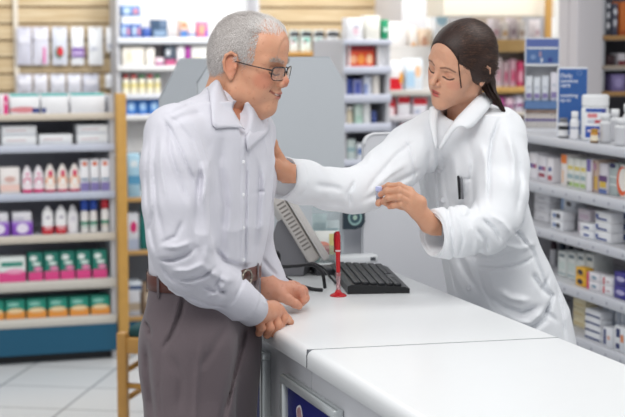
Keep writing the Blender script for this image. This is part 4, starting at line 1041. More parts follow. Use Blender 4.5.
# dark picture card with a pale ring, standing on the partition line
b = MB(); pts = []
q = [(343.5, 206), (364.5, 201), (365, 222), (362, 227), (355, 229.5), (343.5, 229.5)]
vv = 4.585
pp = [onv(x, y, vv) for x, y in q]; cu = sum(a for a, _ in pp) / len(pp); cz = min(z for _, z in pp)
b.prism([(a - cu, z - cz) for a, z in pp], 0, .008, mat('#2c3a44', .3, .25, 40))
for rr, cc in ((.022, '#8fb0ae'), (.016, '#3a5660'), (.007, '#a9c2b4')):
    b.face([(rr * math.cos(t) - .002, -.0006 - .0003 * (.022 - rr) * 100, .036 + rr * 1.1 * math.sin(t)) for t in [2 * math.pi * j / 18 for j in range(18)]], mat(cc, .4, .1))
tag(b.build('picture_card', None, W(cu, vv, cz), RA), 'dark card with a pale ring fixed to the partition under the outstretched sleeve', 'card')
# ================================================================== implicit-surface modelling for people and cloth
f32 = np.float32
def A3(p): return np.array([p[0], p[1], p[2]], dtype=np.float64)
def smin(a, b, k):
    if k <= 0: return np.minimum(a, b)
    h = np.maximum(k - np.abs(a - b), 0) / k
    return np.minimum(a, b) - h * h * k * 0.25
_lat = RNG.random((32, 32, 32)).astype(f32)
def wrinkle(X, Y, Z):
    n = vnoise(X + .8 * vnoise(X * .5, Y * .5, Z * .5), Y, Z)
    return (1 - np.abs(n)) ** 4 - .25
def vnoise(X, Y, Z):
    """smooth lattice noise, -1..1"""
    def sp(a):
        i = np.floor(a); t = (a - i).astype(f32); return i.astype(np.int32), t * t * (3 - 2 * t)
    xi, xt = sp(X); yi, yt = sp(Y); zi, zt = sp(Z)
    r = 0
    for dx in (0, 1):
        wx = xt if dx else 1 - xt
        for dy in (0, 1):
            wy = yt if dy else 1 - yt
            for dz in (0, 1):
                wz = zt if dz else 1 - zt
                r = r + wx * wy * wz * _lat[(xi + dx) & 31, (yi + dy) & 31, (zi + dz) & 31]
    return r * 2 - 1
FOLD = 1.0; FOLDW = 1.0
class Vol:
    def __init__(s, lo, hi, h):
        s.lo = np.array(lo, float); s.h = h
        s.n = np.maximum(4, np.ceil((np.array(hi, float) - s.lo) / h).astype(int) + 1)
        s.ax = [(s.lo[i] + np.arange(s.n[i]) * h).astype(f32) for i in range(3)]
        s.d = np.full(tuple(s.n), 0.2, f32)
    def sub(s, lo, hi, e):
        sl = []
        for i in range(3):
            a = int(max(0, math.floor((lo[i] - e - s.lo[i]) / s.h))); b = int(min(s.n[i], math.ceil((hi[i] + e - s.lo[i]) / s.h) + 1))
            if b <= a: return None
            sl.append(slice(a, b))
        return tuple(sl)
    def xyz(s, sl):
        return s.ax[0][sl[0]][:, None, None], s.ax[1][sl[1]][None, :, None], s.ax[2][sl[2]][None, None, :]
    def op(s, fn, lo, hi, k=0.0, cut=False):
        sl = s.sub(lo, hi, k + 3 * s.h)
        if sl is None: return
        d = fn(*s.xyz(sl))
        if cut: s.d[sl] = -smin(-s.d[sl], d, k)
        else: s.d[sl] = smin(s.d[sl], d, k)
    def cone(s, a, b, ra, rb, k=0.01, cut=False):
        a = A3(a); b = A3(b); ab = b - a; L2 = max(ab @ ab, 1e-9); R = max(ra, rb)
        def fn(X, Y, Z):
            t = ((X - a[0]) * ab[0] + (Y - a[1]) * ab[1] + (Z - a[2]) * ab[2]) / L2
            t = np.clip(t, 0, 1)
            return np.sqrt((X - a[0] - t * ab[0]) ** 2 + (Y - a[1] - t * ab[1]) ** 2 + (Z - a[2] - t * ab[2]) ** 2) - (ra + (rb - ra) * t)
        s.op(fn, np.minimum(a, b) - R, np.maximum(a, b) + R, k, cut)
    def chain(s, pts, k=0.01, kin=0.012):
        """pts of (point, radius)"""
        for (p, r), (q, t) in zip(pts[:-1], pts[1:]): s.cone(p, q, r, t, k if (p is pts[0][0]) else kin)
    def ell(s, c, r, k=0.01, rot=None, cut=False):
        c = A3(c); r = np.array(r, float); Mx = np.eye(3) if rot is None else np.array(rot, float)  # rows: local axes
        def fn(X, Y, Z):
            x = X - c[0]; y = Y - c[1]; z = Z - c[2]
            u = [(Mx[i, 0] * x + Mx[i, 1] * y + Mx[i, 2] * z) / r[i] for i in range(3)]
            k0 = np.sqrt(u[0] ** 2 + u[1] ** 2 + u[2] ** 2)
            k1 = np.sqrt((u[0] / r[0]) ** 2 + (u[1] / r[1]) ** 2 + (u[2] / r[2]) ** 2) + 1e-9
            return (k0 * (k0 - 1) / k1).astype(f32)
        R = np.abs(Mx.T) @ r
        s.op(fn, c - R, c + R, k, cut)
    def loft(s, secs, yaw, k=0.02, n=2.3):
        """secs [(z, cx, cy, a, b)] with ascending z, a along the facing direction"""
        S = np.array(sorted(secs), float); zz = S[:, 0]
        ca, sa = math.cos(yaw), math.sin(yaw)
        zf = np.linspace(zz[0], zz[-1], 120)
        def sm(col):
            v = np.interp(zf, zz, S[:, col]); kk = np.hanning(15); kk /= kk.sum()
            return np.convolve(np.pad(v, 7, mode='edge'), kk, 'valid')
        C = [sm(i) for i in range(1, 5)]
        def fn(X, Y, Z):
            cx, cy, a, b = [np.interp(Z, zf, c).astype(f32) for c in C]
            x = X - cx; y = Y - cy
            u = np.abs(x * ca + y * sa) / a; v = np.abs(-x * sa + y * ca) / b
            q = (u ** n + v ** n) ** (1 / n)
            d = (q - 1) * np.minimum(a, b)
            return np.maximum(d, np.maximum(Z - zz[-1], zz[0] - Z)).astype(f32)
        R = max(S[:, 3].max(), S[:, 4].max())
        s.op(fn, (S[:, 1].min() - R, S[:, 2].min() - R, zz[0]), (S[:, 1].max() + R, S[:, 2].max() + R, zz[-1]), k)
    def crease(s, pts, w, depth, ysel=None):
        """carve (depth > 0) or raise (depth < 0) along a polyline; ysel = (lo, hi) keeps to one side in Y and measures in X-Z"""
        w = max(w * FOLDW, s.h * 1.1); pts = [A3(p) for p in pts]; lo = np.min(pts, 0) - w * 3; hi = np.max(pts, 0) + w * 3
        if ysel: lo[1], hi[1] = ysel
        sl = s.sub(lo, hi, 0)
        if sl is None: return
        X, Y, Z = s.xyz(sl); best = None; n = len(pts) - 1
        for i, (a, b) in enumerate(zip(pts[:-1], pts[1:])):
            ab = b - a
            if ysel: ab = ab * np.array([1, 0, 1])
            L2 = max(ab @ ab, 1e-9)
            tt = ((X - a[0]) * ab[0] + (0 if ysel else (Y - a[1]) * ab[1]) + (Z - a[2]) * ab[2]) / L2
            t = np.clip(tt, 0, 1)
            d2 = (X - a[0] - t * ab[0]) ** 2 + (Z - a[2] - t * ab[2]) ** 2
            if not ysel: d2 = d2 + (Y - a[1] - t * ab[1]) ** 2
            g = (i + t) / n
            amp = np.exp(-d2 / (w * w)) * np.clip(np.minimum(g, 1 - g) * 4 + 0.15, 0, 1)
            best = amp if best is None else np.maximum(best, amp)
        if ysel: best = best * np.ones_like(Y)
        s.d[sl] += (depth * FOLD * best).astype(f32)
    def mesh(s, smooth=1):
        d = s.d; ins = d < 0; n = s.n
        V = [];
        nx, ny, nz = n
        # cells with a sign change
        c = np.zeros((nx - 1, ny - 1, nz - 1), np.int8)
        for dx in (0, 1):
            for dy in (0, 1):
                for dz in (0, 1):
                    c += ins[dx:nx - 1 + dx, dy:ny - 1 + dy, dz:nz - 1 + dz]
        act = (c > 0) & (c < 8)
        idx = -np.ones(c.shape, np.int32); ii = np.argwhere(act); idx[act] = np.arange(len(ii))
        acc = np.zeros((len(ii), 3)); cnt = np.zeros(len(ii))
        I, J, K = ii[:, 0], ii[:, 1], ii[:, 2]
        for ax in range(3):
            o1, o2 = [(1, 2), (0, 2), (0, 1)][ax]
            for p in (0, 1):
                for q in (0, 1):
                    a = [I.copy(), J.copy(), K.copy()]; a[o1] = a[o1] + p; a[o2] = a[o2] + q
                    b = [x.copy() for x in a]; b[ax] = b[ax] + 1
                    da = d[a[0], a[1], a[2]].astype(float); db = d[b[0], b[1], b[2]].astype(float)
                    m = (da < 0) != (db < 0)
                    t = np.where(m, da / np.where(m, da - db, 1), 0)
                    pt = np.stack(a, 1).astype(float); pt[:, ax] += t
                    acc[m] += pt[m]; cnt[m] += 1
        verts = acc / cnt[:, None]
        faces = []
        for ax in range(3):
            o1, o2 = [(1, 2), (2, 0), (0, 1)][ax]
            sa = [slice(0, -1)] * 3; sb = [slice(0, -1)] * 3
            sa[ax] = slice(0, n[ax] - 1); sb[ax] = slice(1, n[ax])
            for o in (o1, o2): sa[o] = slice(1, n[o] - 1); sb[o] = slice(1, n[o] - 1)
            A = ins[tuple(sa)]; B = ins[tuple(sb)]
            for flip, mk in ((False, A & ~B), (True, ~A & B)):
                e = np.argwhere(mk)
                if not len(e): continue
                e[:, o1] += 1; e[:, o2] += 1
                q = []
                for p1, p2 in ((-1, -1), (0, -1), (0, 0), (-1, 0)):
                    c2 = e.copy(); c2[:, o1] += p1; c2[:, o2] += p2
                    q.append(idx[c2[:, 0], c2[:, 1], c2[:, 2]])
                q = np.stack(q, 1)
                faces.append(q[:, ::-1] if flip else q)
        F = np.concatenate(faces) if faces else np.zeros((0, 4), int)
        # light smoothing along quad edges
        for _ in range(smooth):
            sm = np.zeros_like(verts); ct = np.zeros(len(verts))
            for a, b in ((0, 1), (1, 2), (2, 3), (3, 0)):
                np.add.at(sm, F[:, a], verts[F[:, b]]); np.add.at(ct, F[:, a], 1)
                np.add.at(sm, F[:, b], verts[F[:, a]]); np.add.at(ct, F[:, b], 1)
            verts = verts * .5 + .5 * sm / np.maximum(ct, 1)[:, None]
        return verts * s.h + s.lo, F
def np_obj(name, parts, material, parent=None, world=None):
    """parts: list of (verts, quads, colours or None) joined in one mesh"""
    V = []; F = []; C = []; o = 0; has = any(c is not None for _, _, c in parts)
    for v, f, c in parts:
        V.append(v); F.append(f + o); o += len(v)
        C.append(c if c is not None else np.ones((len(v), 3)) * .5)
    V = np.concatenate(V); F = np.concatenate(F)
    me = bpy.data.meshes.new(name)
    org = world if world is not None else Vector((0, 0, 0))
    V = V - np.array(org)
    me.vertices.add(len(V)); me.vertices.foreach_set('co', V.astype(f32).ravel())
    me.loops.add(F.size); me.loops.foreach_set('vertex_index', F.astype(np.int32).ravel())
    me.polygons.add(len(F)); me.polygons.foreach_set('loop_start', np.arange(0, F.size, F.shape[1], dtype=np.int32))
    me.polygons.foreach_set('use_smooth', np.ones(len(F), bool))
    me.update(calc_edges=True); me.validate()
    if has:
        C = np.concatenate(C); a = me.color_attributes.new('Col', 'FLOAT_COLOR', 'POINT')
        a.data.foreach_set('color', np.concatenate([C, np.ones((len(C), 1))], 1).astype(f32).ravel())
    me.materials.append(material)
    ob = bpy.data.objects.new(name, me); COL.objects.link(ob)
    if parent: ob.parent = parent
    return ob

def skin_mat(name, rough, spots=0.0, bump=0.15):
    m = bpy.data.materials.new(name); m.use_nodes = True; nt = m.node_tree; b = nt.nodes['Principled BSDF']
    b.inputs['Roughness'].default_value = rough
    b.inputs['Subsurface Weight'].default_value = 0.12
    b.inputs['Subsurface Radius'].default_value = (0.8, 0.3, 0.15); b.inputs['Subsurface Scale'].default_value = 0.008
    at = nt.nodes.new('ShaderNodeAttribute'); at.attribute_name = 'Col'
    tc = N(nt, 'ShaderNodeTexCoord'); nz = N(nt, 'ShaderNodeTexNoise', Scale=95.0, Detail=5.0)
    nt.links.new(tc.outputs['Object'], nz.inputs['Vector'])
    n2 = N(nt, 'ShaderNodeTexNoise', Scale=120.0, Detail=3.0); nt.links.new(tc.outputs['Object'], n2.inputs['Vector'])
    rp = N(nt, 'ShaderNodeValToRGB'); rp.color_ramp.elements[0].position = .60; rp.color_ramp.elements[1].position = .70
    rp.color_ramp.elements[0].color = (0, 0, 0, 1); rp.color_ramp.elements[1].color = (spots, spots, spots, 1)
    nt.links.new(n2.outputs['Fac'], rp.inputs[0])
    mx = nt.nodes.new('ShaderNodeMix'); mx.data_type = 'RGBA'; mx.blend_type = 'MULTIPLY'; mx.inputs['B'].default_value = (.62, .42, .32, 1)
    nt.links.new(rp.outputs[0], mx.inputs['Factor']); nt.links.new(at.outputs['Color'], mx.inputs['A'])
    m2 = nt.nodes.new('ShaderNodeMix'); m2.data_type = 'RGBA'; m2.blend_type = 'MULTIPLY'; m2.inputs['B'].default_value = (.93, .84, .82, 1)
    nt.links.new(nz.outputs['Fac'], m2.inputs['Factor']); nt.links.new(mx.outputs['Result'], m2.inputs['A'])
    nt.links.new(m2.outputs['Result'], b.inputs['Base Color'])
    bp = N(nt, 'ShaderNodeBump', Strength=bump, Distance=0.0008); nt.links.new(nz.outputs['Fac'], bp.inputs['Height']); nt.links.new(bp.outputs['Normal'], b.inputs['Normal'])
    return m
def cloth_mat(name, c1, c2, scale=900, rough=.85, bump=.25, stripes=0.0, fold=0.0):
    m = bpy.data.materials.new(name); m.use_nodes = True; nt = m.node_tree; b = nt.nodes['Principled BSDF']
    b.inputs['Roughness'].default_value = rough; b.inputs['Sheen Weight'].default_value = .15
    tc = N(nt, 'ShaderNodeTexCoord'); nz = N(nt, 'ShaderNodeTexNoise', Scale=scale, Detail=2.0); nt.links.new(tc.outputs['Object'], nz.inputs['Vector'])
    mx = nt.nodes.new('ShaderNodeMix'); mx.data_type = 'RGBA'; mx.inputs['A'].default_value = (*lin(c1), 1); mx.inputs['B'].default_value = (*lin(c2), 1)
    nt.links.new(nz.outputs['Fac'], mx.inputs['Factor']); nt.links.new(mx.outputs['Result'], b.inputs['Base Color'])
    nb = N(nt, 'ShaderNodeTexNoise', Scale=38.0, Detail=3.0, Distortion=.6); nt.links.new(tc.outputs['Object'], nb.inputs['Vector'])
    bp = N(nt, 'ShaderNodeBump', Strength=bump, Distance=0.004); nt.links.new(nb.outputs['Fac'], bp.inputs['Height']); nt.links.new(bp.outputs['Normal'], b.inputs['Normal'])
    return m

SKIN_M = skin_mat('skin_weathered', .46, .36, .3); SKIN_W = skin_mat('skin_smooth', .45, .0, .06)
def frame(f0, pitch, roll, left0):
    """axes f, l, u of a head"""
    z = np.array([0, 0, 1.0]); f0 = np.array(f0, float); f0 /= np.linalg.norm(f0)
    f = f0 * math.cos(pitch) - z * math.sin(pitch); u = f0 * math.sin(pitch) + z * math.cos(pitch)
    l = np.cross(u, f)
    l2 = l * math.cos(roll) - u * math.sin(roll); u2 = u * math.cos(roll) + l * math.sin(roll)
    return np.stack([f, l2, u2], 1)          # columns

def head_volume(kind, neck_to, h=0.0015):
    man = kind == 'man'
    v = Vol((-.135, -.105, -.21), (.135, .105, .150), h)
    # cranium and face mass
    v.ell((-.008 if man else -.012, 0, .042 if man else .045), (.085 if man else .090, .073, .080 if man else .082), 0)
    v.ell((-.032, 0, .02), (.062, .066, .072), .02)
    v.ell((.028, 0, .035), (.058, .060, .068), .03)
    if man: v.ell((.036, 0, .056), (.046, .052, .046), .03)
    v.ell((.030, 0, -.022), (.056, .056, .072), .03)
    # jaw
    jw = .052 if man else .046
    for sy in (-1, 1):
        v.cone((-.012, sy * jw, -.030), (.000, sy * (jw - .004), -.062 if man else -.058), .016, .017, .02)
        v.cone((.000, sy * (jw - .004), -.062 if man else -.058), (.066, sy * .013, -.088), .018 if man else .014, .015, .025)
        v.ell((.046, sy * .036, -.014), (.026, .024, .024), .02)       # cheek
        v.ell((.052, sy * .030, -.048), (.024, .022, .026), .02)
    v.ell((.068, 0, -.089), (.016 if man else .015, .021 if man else .016, .016), .018)    # chin
    v.ell((.064, 0, -.052), (.026, .026, .030), .02)                   # mouth mound
    # brow
    for sy in (-1, 1):
        v.cone((.079, sy * .010, .024), (.062, sy * .048, .024), .011 if man else .008, .010 if man else .008, .015)
    # eye sockets then lids
    for sy in (-1, 1):
        v.ell((.094, sy * .031, .004), (.020, .018, .012), .014, cut=True)
        v.ell((.0655, sy * .031, .003), (.0135, .0145, .0125), .004)
        v.crease([(.080, sy * .017, -.004), (.081, sy * .026, -.0075), (.079, sy * .036, -.0075), (.072, sy * .045, -.003)], .0016, .0022)
        v.crease([(.080, sy * .019, .010), (.079, sy * .030, .0135), (.073, sy * .043, .011)], .002, .0014)
    # nose
    if man:
        v.cone((.080, 0, .018), (.097, 0, -.017), .0080, .0098, .010)
        v.ell((.0995, 0, -.020), (.0100, .0112, .0098), .008)
        for sy in (-1, 1): v.ell((.093, sy * .0135, -.027), (.0115, .0075, .0085), .006)
        v.cone((.096, 0, -.030), (.084, 0, -.036), .005, .004, .008)
    else:
        v.cone((.080, 0, .016), (.103, 0, -.017), .0066, .0082, .009)
        v.ell((.105, 0, -.021), (.0098, .0092, .0086), .006)
        for sy in (-1, 1): v.ell((.091, sy * .0105, -.026), (.009, .0058, .0068), .005)
        v.cone((.099, 0, -.028), (.083, 0, -.035), .004, .004, .007)
    for sy in (-1, 1): v.ell((.096, sy * .006, -.0335), (.005, .003, .003), .002, cut=True)
    # lips
    if man:
        v.ell((.087, 0, -.0505), (.008, .023, .0045), .006); v.ell((.085, 0, -.060), (.008, .020, .005), .006)
        v.crease([(.070, -.031, -.0465), (.084, -.018, -.0535), (.091, -.006, -.0560), (.091, .006, -.0560), (.084, .018, -.0535), (.070, .031, -.0465)], .0022, .0040)
        for sy in (-1, 1):
            v.crease([(.092, sy * .017, -.024), (.082, sy * .029, -.040), (.074, sy * .034, -.050)], .0035, .0030)
            v.crease([(.066, sy * .050, -.002), (.050, sy * .060, -.008)], .0025, .0015)
            v.crease([(.062, sy * .052, .010), (.046, sy * .062, .018)], .002, .0012)
            v.crease([(.040, sy * .056, -.020), (.046, sy * .052, -.050), (.040, sy * .045, -.074)], .004, .002)
            v.crease([(.074, sy * .040, -.012), (.084, sy * .026, -.016)], .003, .0022)
            v.ell((.060, sy * .034, -.030), (.018, .015, .015), .012)
        v.crease([(.072, -.02, -.076), (.084, 0, -.075), (.072, .02, -.076)], .004, .003)
        for zz in (.046, .057):
            v.crease([(.070, -.032, zz - .004), (.083, 0, zz), (.070, .032, zz - .004)], .0022, .0011)
    else:
        v.ell((.0845, 0, -.0500), (.0085, .019, .0050), .005); v.ell((.0825, 0, -.0605), (.0095, .0165, .0062), .005)
        v.crease([(.074, -.022, -.0545), (.088, -.010, -.0550), (.0925, 0, -.0555), (.088, .010, -.0550), (.074, .022, -.0545)], .0017, .0060)
        v.crease([(.080, 0, -.036), (.086, 0, -.044)], .003, .0015)
        v.crease([(.070, -.014, -.072), (.079, 0, -.071), (.070, .014, -.072)], .004, .0025)
    # ears
    es = 1.0 if man else .90
    for sy in (-1, 1):
        def E(x, y, z): return (-.008 + x * es, sy * (.0705 + y), -.002 + z * es)
        v.ell(E(-.004, .006, 0), (.016 * es, .0045, .027 * es), .004, rot=((1, -.25 * sy, .12), (.25 * sy, 1, 0), (-.12, 0, 1)))
        hp = [E(.010, .002, .012), E(.006, .009, .026), E(-.006, .014, .031), E(-.017, .016, .022), E(-.020, .015, .006), E(-.015, .011, -.012), E(-.006, .007, -.024)]
        v.chain([(p, .0038 * es) for p in hp], .003, .002)
        v.ell(E(.000, .006, -.026), (.0075, .0045, .0090), .004)
        v.ell(E(-.004, .0145, .002), (.0085, .006, .0145), .003, cut=True)
        v.ell(E(.009, .006, -.002), (.003, .004, .006), .003)
    # neck
    nr = .057 if man else .046
    nt = A3(neck_to)
    v.cone((-.030, 0, -.040), nt, nr, nr + .004, .025)
    if man:
        v.cone((.050, 0, -.088), (.018, 0, -.150), .014, .020, .03)
        v.cone((.066, 0, -.094), (.030, .006, -.125), .010, .012, .02)
        for sy in (-1, 1): v.crease([(.035, sy * .042, -.088), (.005, sy * .052, -.120), (-.01, sy * .05, -.15)], .004, .002)
        v.crease([(.03, -.05, -.108), (.045, -.02, -.122), (.045, .02, -.122)], .003, .0018)
    return v
def xf(V, M, O, s): return (V * s) @ M.T + O
def mixc(c, m, col):
    m = np.clip(m, 0, 1)[:, None]; return c * (1 - m) + np.array(lin(col)) * m
def blob(V, c, r, p=2.0):
    q = ((V[:, 0] - c[0]) / r[0]) ** 2 + ((V[:, 1] - c[1]) / r[1]) ** 2 + ((V[:, 2] - c[2]) / r[2]) ** 2
    return np.clip(1.6 * (1 - q ** (p / 2)), 0, 1)
def polyd(V, pts):
    best = np.full(len(V), 9.0)
    for a, b in zip(pts[:-1], pts[1:]):
        a = np.array(a); b = np.array(b); ab = b - a
        t = np.clip(((V - a) @ ab) / (ab @ ab), 0, 1)
        best = np.minimum(best, np.linalg.norm(V - a - t[:, None] * ab, axis=1))
    return best
def pd2(V, pts):
    q = V.copy(); q[:, 0] = np.where(V[:, 0] > .045, 0, 9)
    return polyd(q, [(0, a[1], a[2]) for a in pts])
def face_colours(V, kind):
    man = kind == 'man'
    c = np.ones((len(V), 3)) * np.array(lin('#d09c7e' if man else '#d9a78a'))
    if man:
        for sy in (-1, 1):
            c = mixc(c, .55 * blob(V, (.062, sy * .046, -.022), (.030, .030, .026)), '#cc7d64')
            c = mixc(c, .5 * blob(V, (-.01, sy * .08, 0), (.022, .02, .036)), '#c47a60')
        c = mixc(c, .5 * blob(V, (.106, 0, -.022), (.02, .02, .018)), '#c06a54')
        c = mixc(c, .35 * blob(V, (.01, 0, -.12), (.06, .06, .05)), '#b86e52')
        c = mixc(c, .45 * blob(V, (.05, 0, .085), (.06, .06, .05)), '#dba688')
        c = mixc(c, .85 * blob(V, (.092, 0, -.0515), (.014, .024, .0050)), '#a9605a')
        c = mixc(c, .85 * blob(V, (.090, 0, -.0605), (.014, .021, .0055)), '#b0655c')
        c = mixc(c, .85 * np.clip(1.5 - pd2(V, [(.07, -.033, -.0455), (.084, -.019, -.0530), (.09, 0, -.0562), (.084, .019, -.0530), (.07, .033, -.0455)]) / .0026, 0, 1), '#84403a')
        c = mixc(c, .9 * np.clip(1.4 - pd2(V, [(.08, -.021, -.0515), (.085, -.014, -.0538), (.09, 0, -.0550), (.085, .014, -.0538), (.08, .021, -.0515)]) / .0014, 0, 1), '#e2d3c6')
        for sy in (-1, 1):
            c = mixc(c, .8 * np.clip(1.6 - pd2(V, [(.080, sy * .018, -.004), (.081, sy * .027, -.0065), (.079, sy * .036, -.0062), (.073, sy * .044, -.002)]) / .0019, 0, 1), '#3c2a24')
            c = mixc(c, .5 * np.clip(1.4 - pd2(V, [(.089, sy * .014, .025), (.080, sy * .034, .031), (.068, sy * .048, .027)]) / .004, 0, 1), '#b9a698')
    else:
        for sy in (-1, 1):
            c = mixc(c, .45 * blob(V, (.060, sy * .040, -.020), (.028, .026, .022)), '#d98f7a')
            c = mixc(c, .92 * np.clip(1.5 - pd2(V, [(.082, sy * .016, -.0025), (.082, sy * .026, -.0068), (.080, sy * .036, -.0066), (.071, sy * .047, -.0005)]) / .0019, 0, 1), '#231612')
            c = mixc(c, .35 * blob(V, (.078, sy * .031, .004), (.012, .017, .008)), '#a8735c')
            c = mixc(c, .75 * np.clip(1.5 - pd2(V, [(.086, sy * .012, .0235), (.081, sy * .026, .0275), (.076, sy * .036, .0275), (.063, sy * .050, .0205)]) / .0024, 0, 1), '#4a2f22')
        c = mixc(c, .3 * blob(V, (.100, 0, -.022), (.014, .014, .012)), '#d08872')
        c = mixc(c, .9 * blob(V, (.090, 0, -.0500), (.016, .0195, .0050)), '#b4524e')
        c = mixc(c, .9 * blob(V, (.088, 0, -.0605), (.016, .0172, .0064)), '#bd5a56')
        c = mixc(c, .8 * np.clip(1.4 - pd2(V, [(.080, -.016, -.0547), (.092, 0, -.0555), (.080, .016, -.0547)]) / .0013, 0, 1), '#5a1f20')
    return c
def hair_mat(name, c1, c2, rough, scale, bump=.2):
    m = bpy.data.materials.new(name); m.use_nodes = True; nt = m.node_tree; b = nt.nodes['Principled BSDF']
    b.inputs['Roughness'].default_value = rough
    tc = N(nt, 'ShaderNodeTexCoord'); nz = N(nt, 'ShaderNodeTexNoise', Scale=scale, Detail=4.0); nt.links.new(tc.outputs['Object'], nz.inputs['Vector'])
    r = N(nt, 'ShaderNodeValToRGB'); r.color_ramp.elements[0].position = .35; r.color_ramp.elements[1].position = .65
    r.color_ramp.elements[0].color = (*lin(c1), 1); r.color_ramp.elements[1].color = (*lin(c2), 1)
    nt.links.new(nz.outputs['Fac'], r.inputs[0]); nt.links.new(r.outputs[0], b.inputs['Base Color'])
    bp = N(nt, 'ShaderNodeBump', Strength=bump, Distance=.001); nt.links.new(nz.outputs['Fac'], bp.inputs['Height']); nt.links.new(bp.outputs['Normal'], b.inputs['Normal'])
    return m
def vnormals(V, F):
    n = np.cross(V[F[:, 2]] - V[F[:, 0]], V[F[:, 3]] - V[F[:, 1]]); o = np.zeros_like(V)
    for k in range(4): np.add.at(o, F[:, k], n)
    return o / np.maximum(np.linalg.norm(o, axis=1), 1e-12)[:, None]
def strands(V, Nn, flow, count, length, width, lift, jitter, rng, nseg=4, curl=0.0):
    """tapered ribbons of hair rooted on the surface points V; flow(points) gives the combing direction"""
    idx = rng.integers(0, len(V), count); p = V[idx].copy(); n = Nn[idx].copy()
    L = length * (0.6 + 0.8 * rng.random(count)); vs = []; ph = rng.random(count) * 6.28
    rnd = rng.normal(0, jitter, (count, 3))
    wdir = None
    for k in range(nseg + 1):
        t = k / nseg
        fl = flow(p) + rnd * (0.5 + t)
        fl = fl - n * (fl * n).sum(1)[:, None] * .9; fl /= np.maximum(np.linalg.norm(fl, axis=1), 1e-9)[:, None]
        wd = np.cross(fl, n); wd /= np.maximum(np.linalg.norm(wd, axis=1), 1e-9)[:, None]
        w = width * (1 - .85 * t) * .5
        q = p + n * (lift * math.sin(min(1, t * 1.2) * 1.9) + curl * t * t)
        vs.append(q - wd * w); vs.append(q + wd * w)
        p = p + fl * (L / nseg)[:, None]
    VV_ = np.stack(vs, 1).reshape(-1, 3); base = (np.arange(count) * 2 * (nseg + 1))[:, None]
    F = np.concatenate([base + np.array([2 * k, 2 * k + 1, 2 * k + 3, 2 * k + 2]) for k in range(nseg)])
    return VV_, F
def ribbon(name, inner, outer, thick, m, parent, n=16, mid=None, nv=5):
    """collar leaf or cuff: a doubly curved sheet with thickness between two edge curves"""
    a = spline(inner, 6); b = spline(outer, 6)
    def rs(c, n):
        L = [0]
        for i in range(1, len(c)): L.append(L[-1] + (c[i] - c[i - 1]).length)
        out = []
        for k in range(n):
            t = L[-1] * k / (n - 1); j = 0
            while j < len(c) - 2 and L[j + 1] < t: j += 1
            s = (t - L[j]) / max(1e-9, L[j + 1] - L[j]); out.append(c[j].lerp(c[j + 1], min(1, max(0, s))))
        return out
    a = rs(a, n); b = rs(b, n); g = []
    for i in range(n):
        row = []
        for j in range(nv):
            t = j / (nv - 1); p = a[i].lerp(b[i], t)
            if mid: p = p + Vector(mid) * math.sin(math.pi * t)
            row.append(p)
        g.append(row)
    me = bpy.data.meshes.new(name)
    me.from_pydata([tuple(p) for r in g for p in r], [], [(i * nv + j, (i + 1) * nv + j, (i + 1) * nv + j + 1, i * nv + j + 1) for i in range(n - 1) for j in range(nv - 1)])
    me.materials.append(m); me.polygons.foreach_set('use_smooth', [True] * len(me.polygons))
    o = bpy.data.objects.new(name, me); COL.objects.link(o); o.parent = parent
    md = o.modifiers.new('thickness', 'SOLIDIFY'); md.thickness = thick; md.offset = 0
    return o
def hand(v, palm, fingers, thumb, k=.007):
    """palm: wrist (p, r) and knuckles; fingers: lists of (p, r) each rooted at its own knuckle"""
    w, wr = palm
    for fch in fingers:
        v.cone(w, fch[0][0], wr * .72, fch[0][1] * 1.08, .012)
    for fa, fb in zip(fingers[:-1], fingers[1:]):
        m1 = (A3(w) * .35 + A3(fa[0][0]) * .65); m2 = (A3(w) * .35 + A3(fb[0][0]) * .65)
        v.cone(m1, m2, fa[0][1] * .95, fb[0][1] * .95, .010)
    for fch in fingers:
        for (p, r), (q, t) in zip(fch[:-1], fch[1:]):
            v.cone(p, q, r, t, .0025)
        for p, r in fch[1:-1]: v.ell(p, (r * 1.08,) * 3, .003)
    v.cone(w, thumb[0][0], wr * .7, thumb[0][1], .012)
    for (p, r), (q, t) in zip(thumb[:-1], thumb[1:]): v.cone(p, q, r, t, .004)
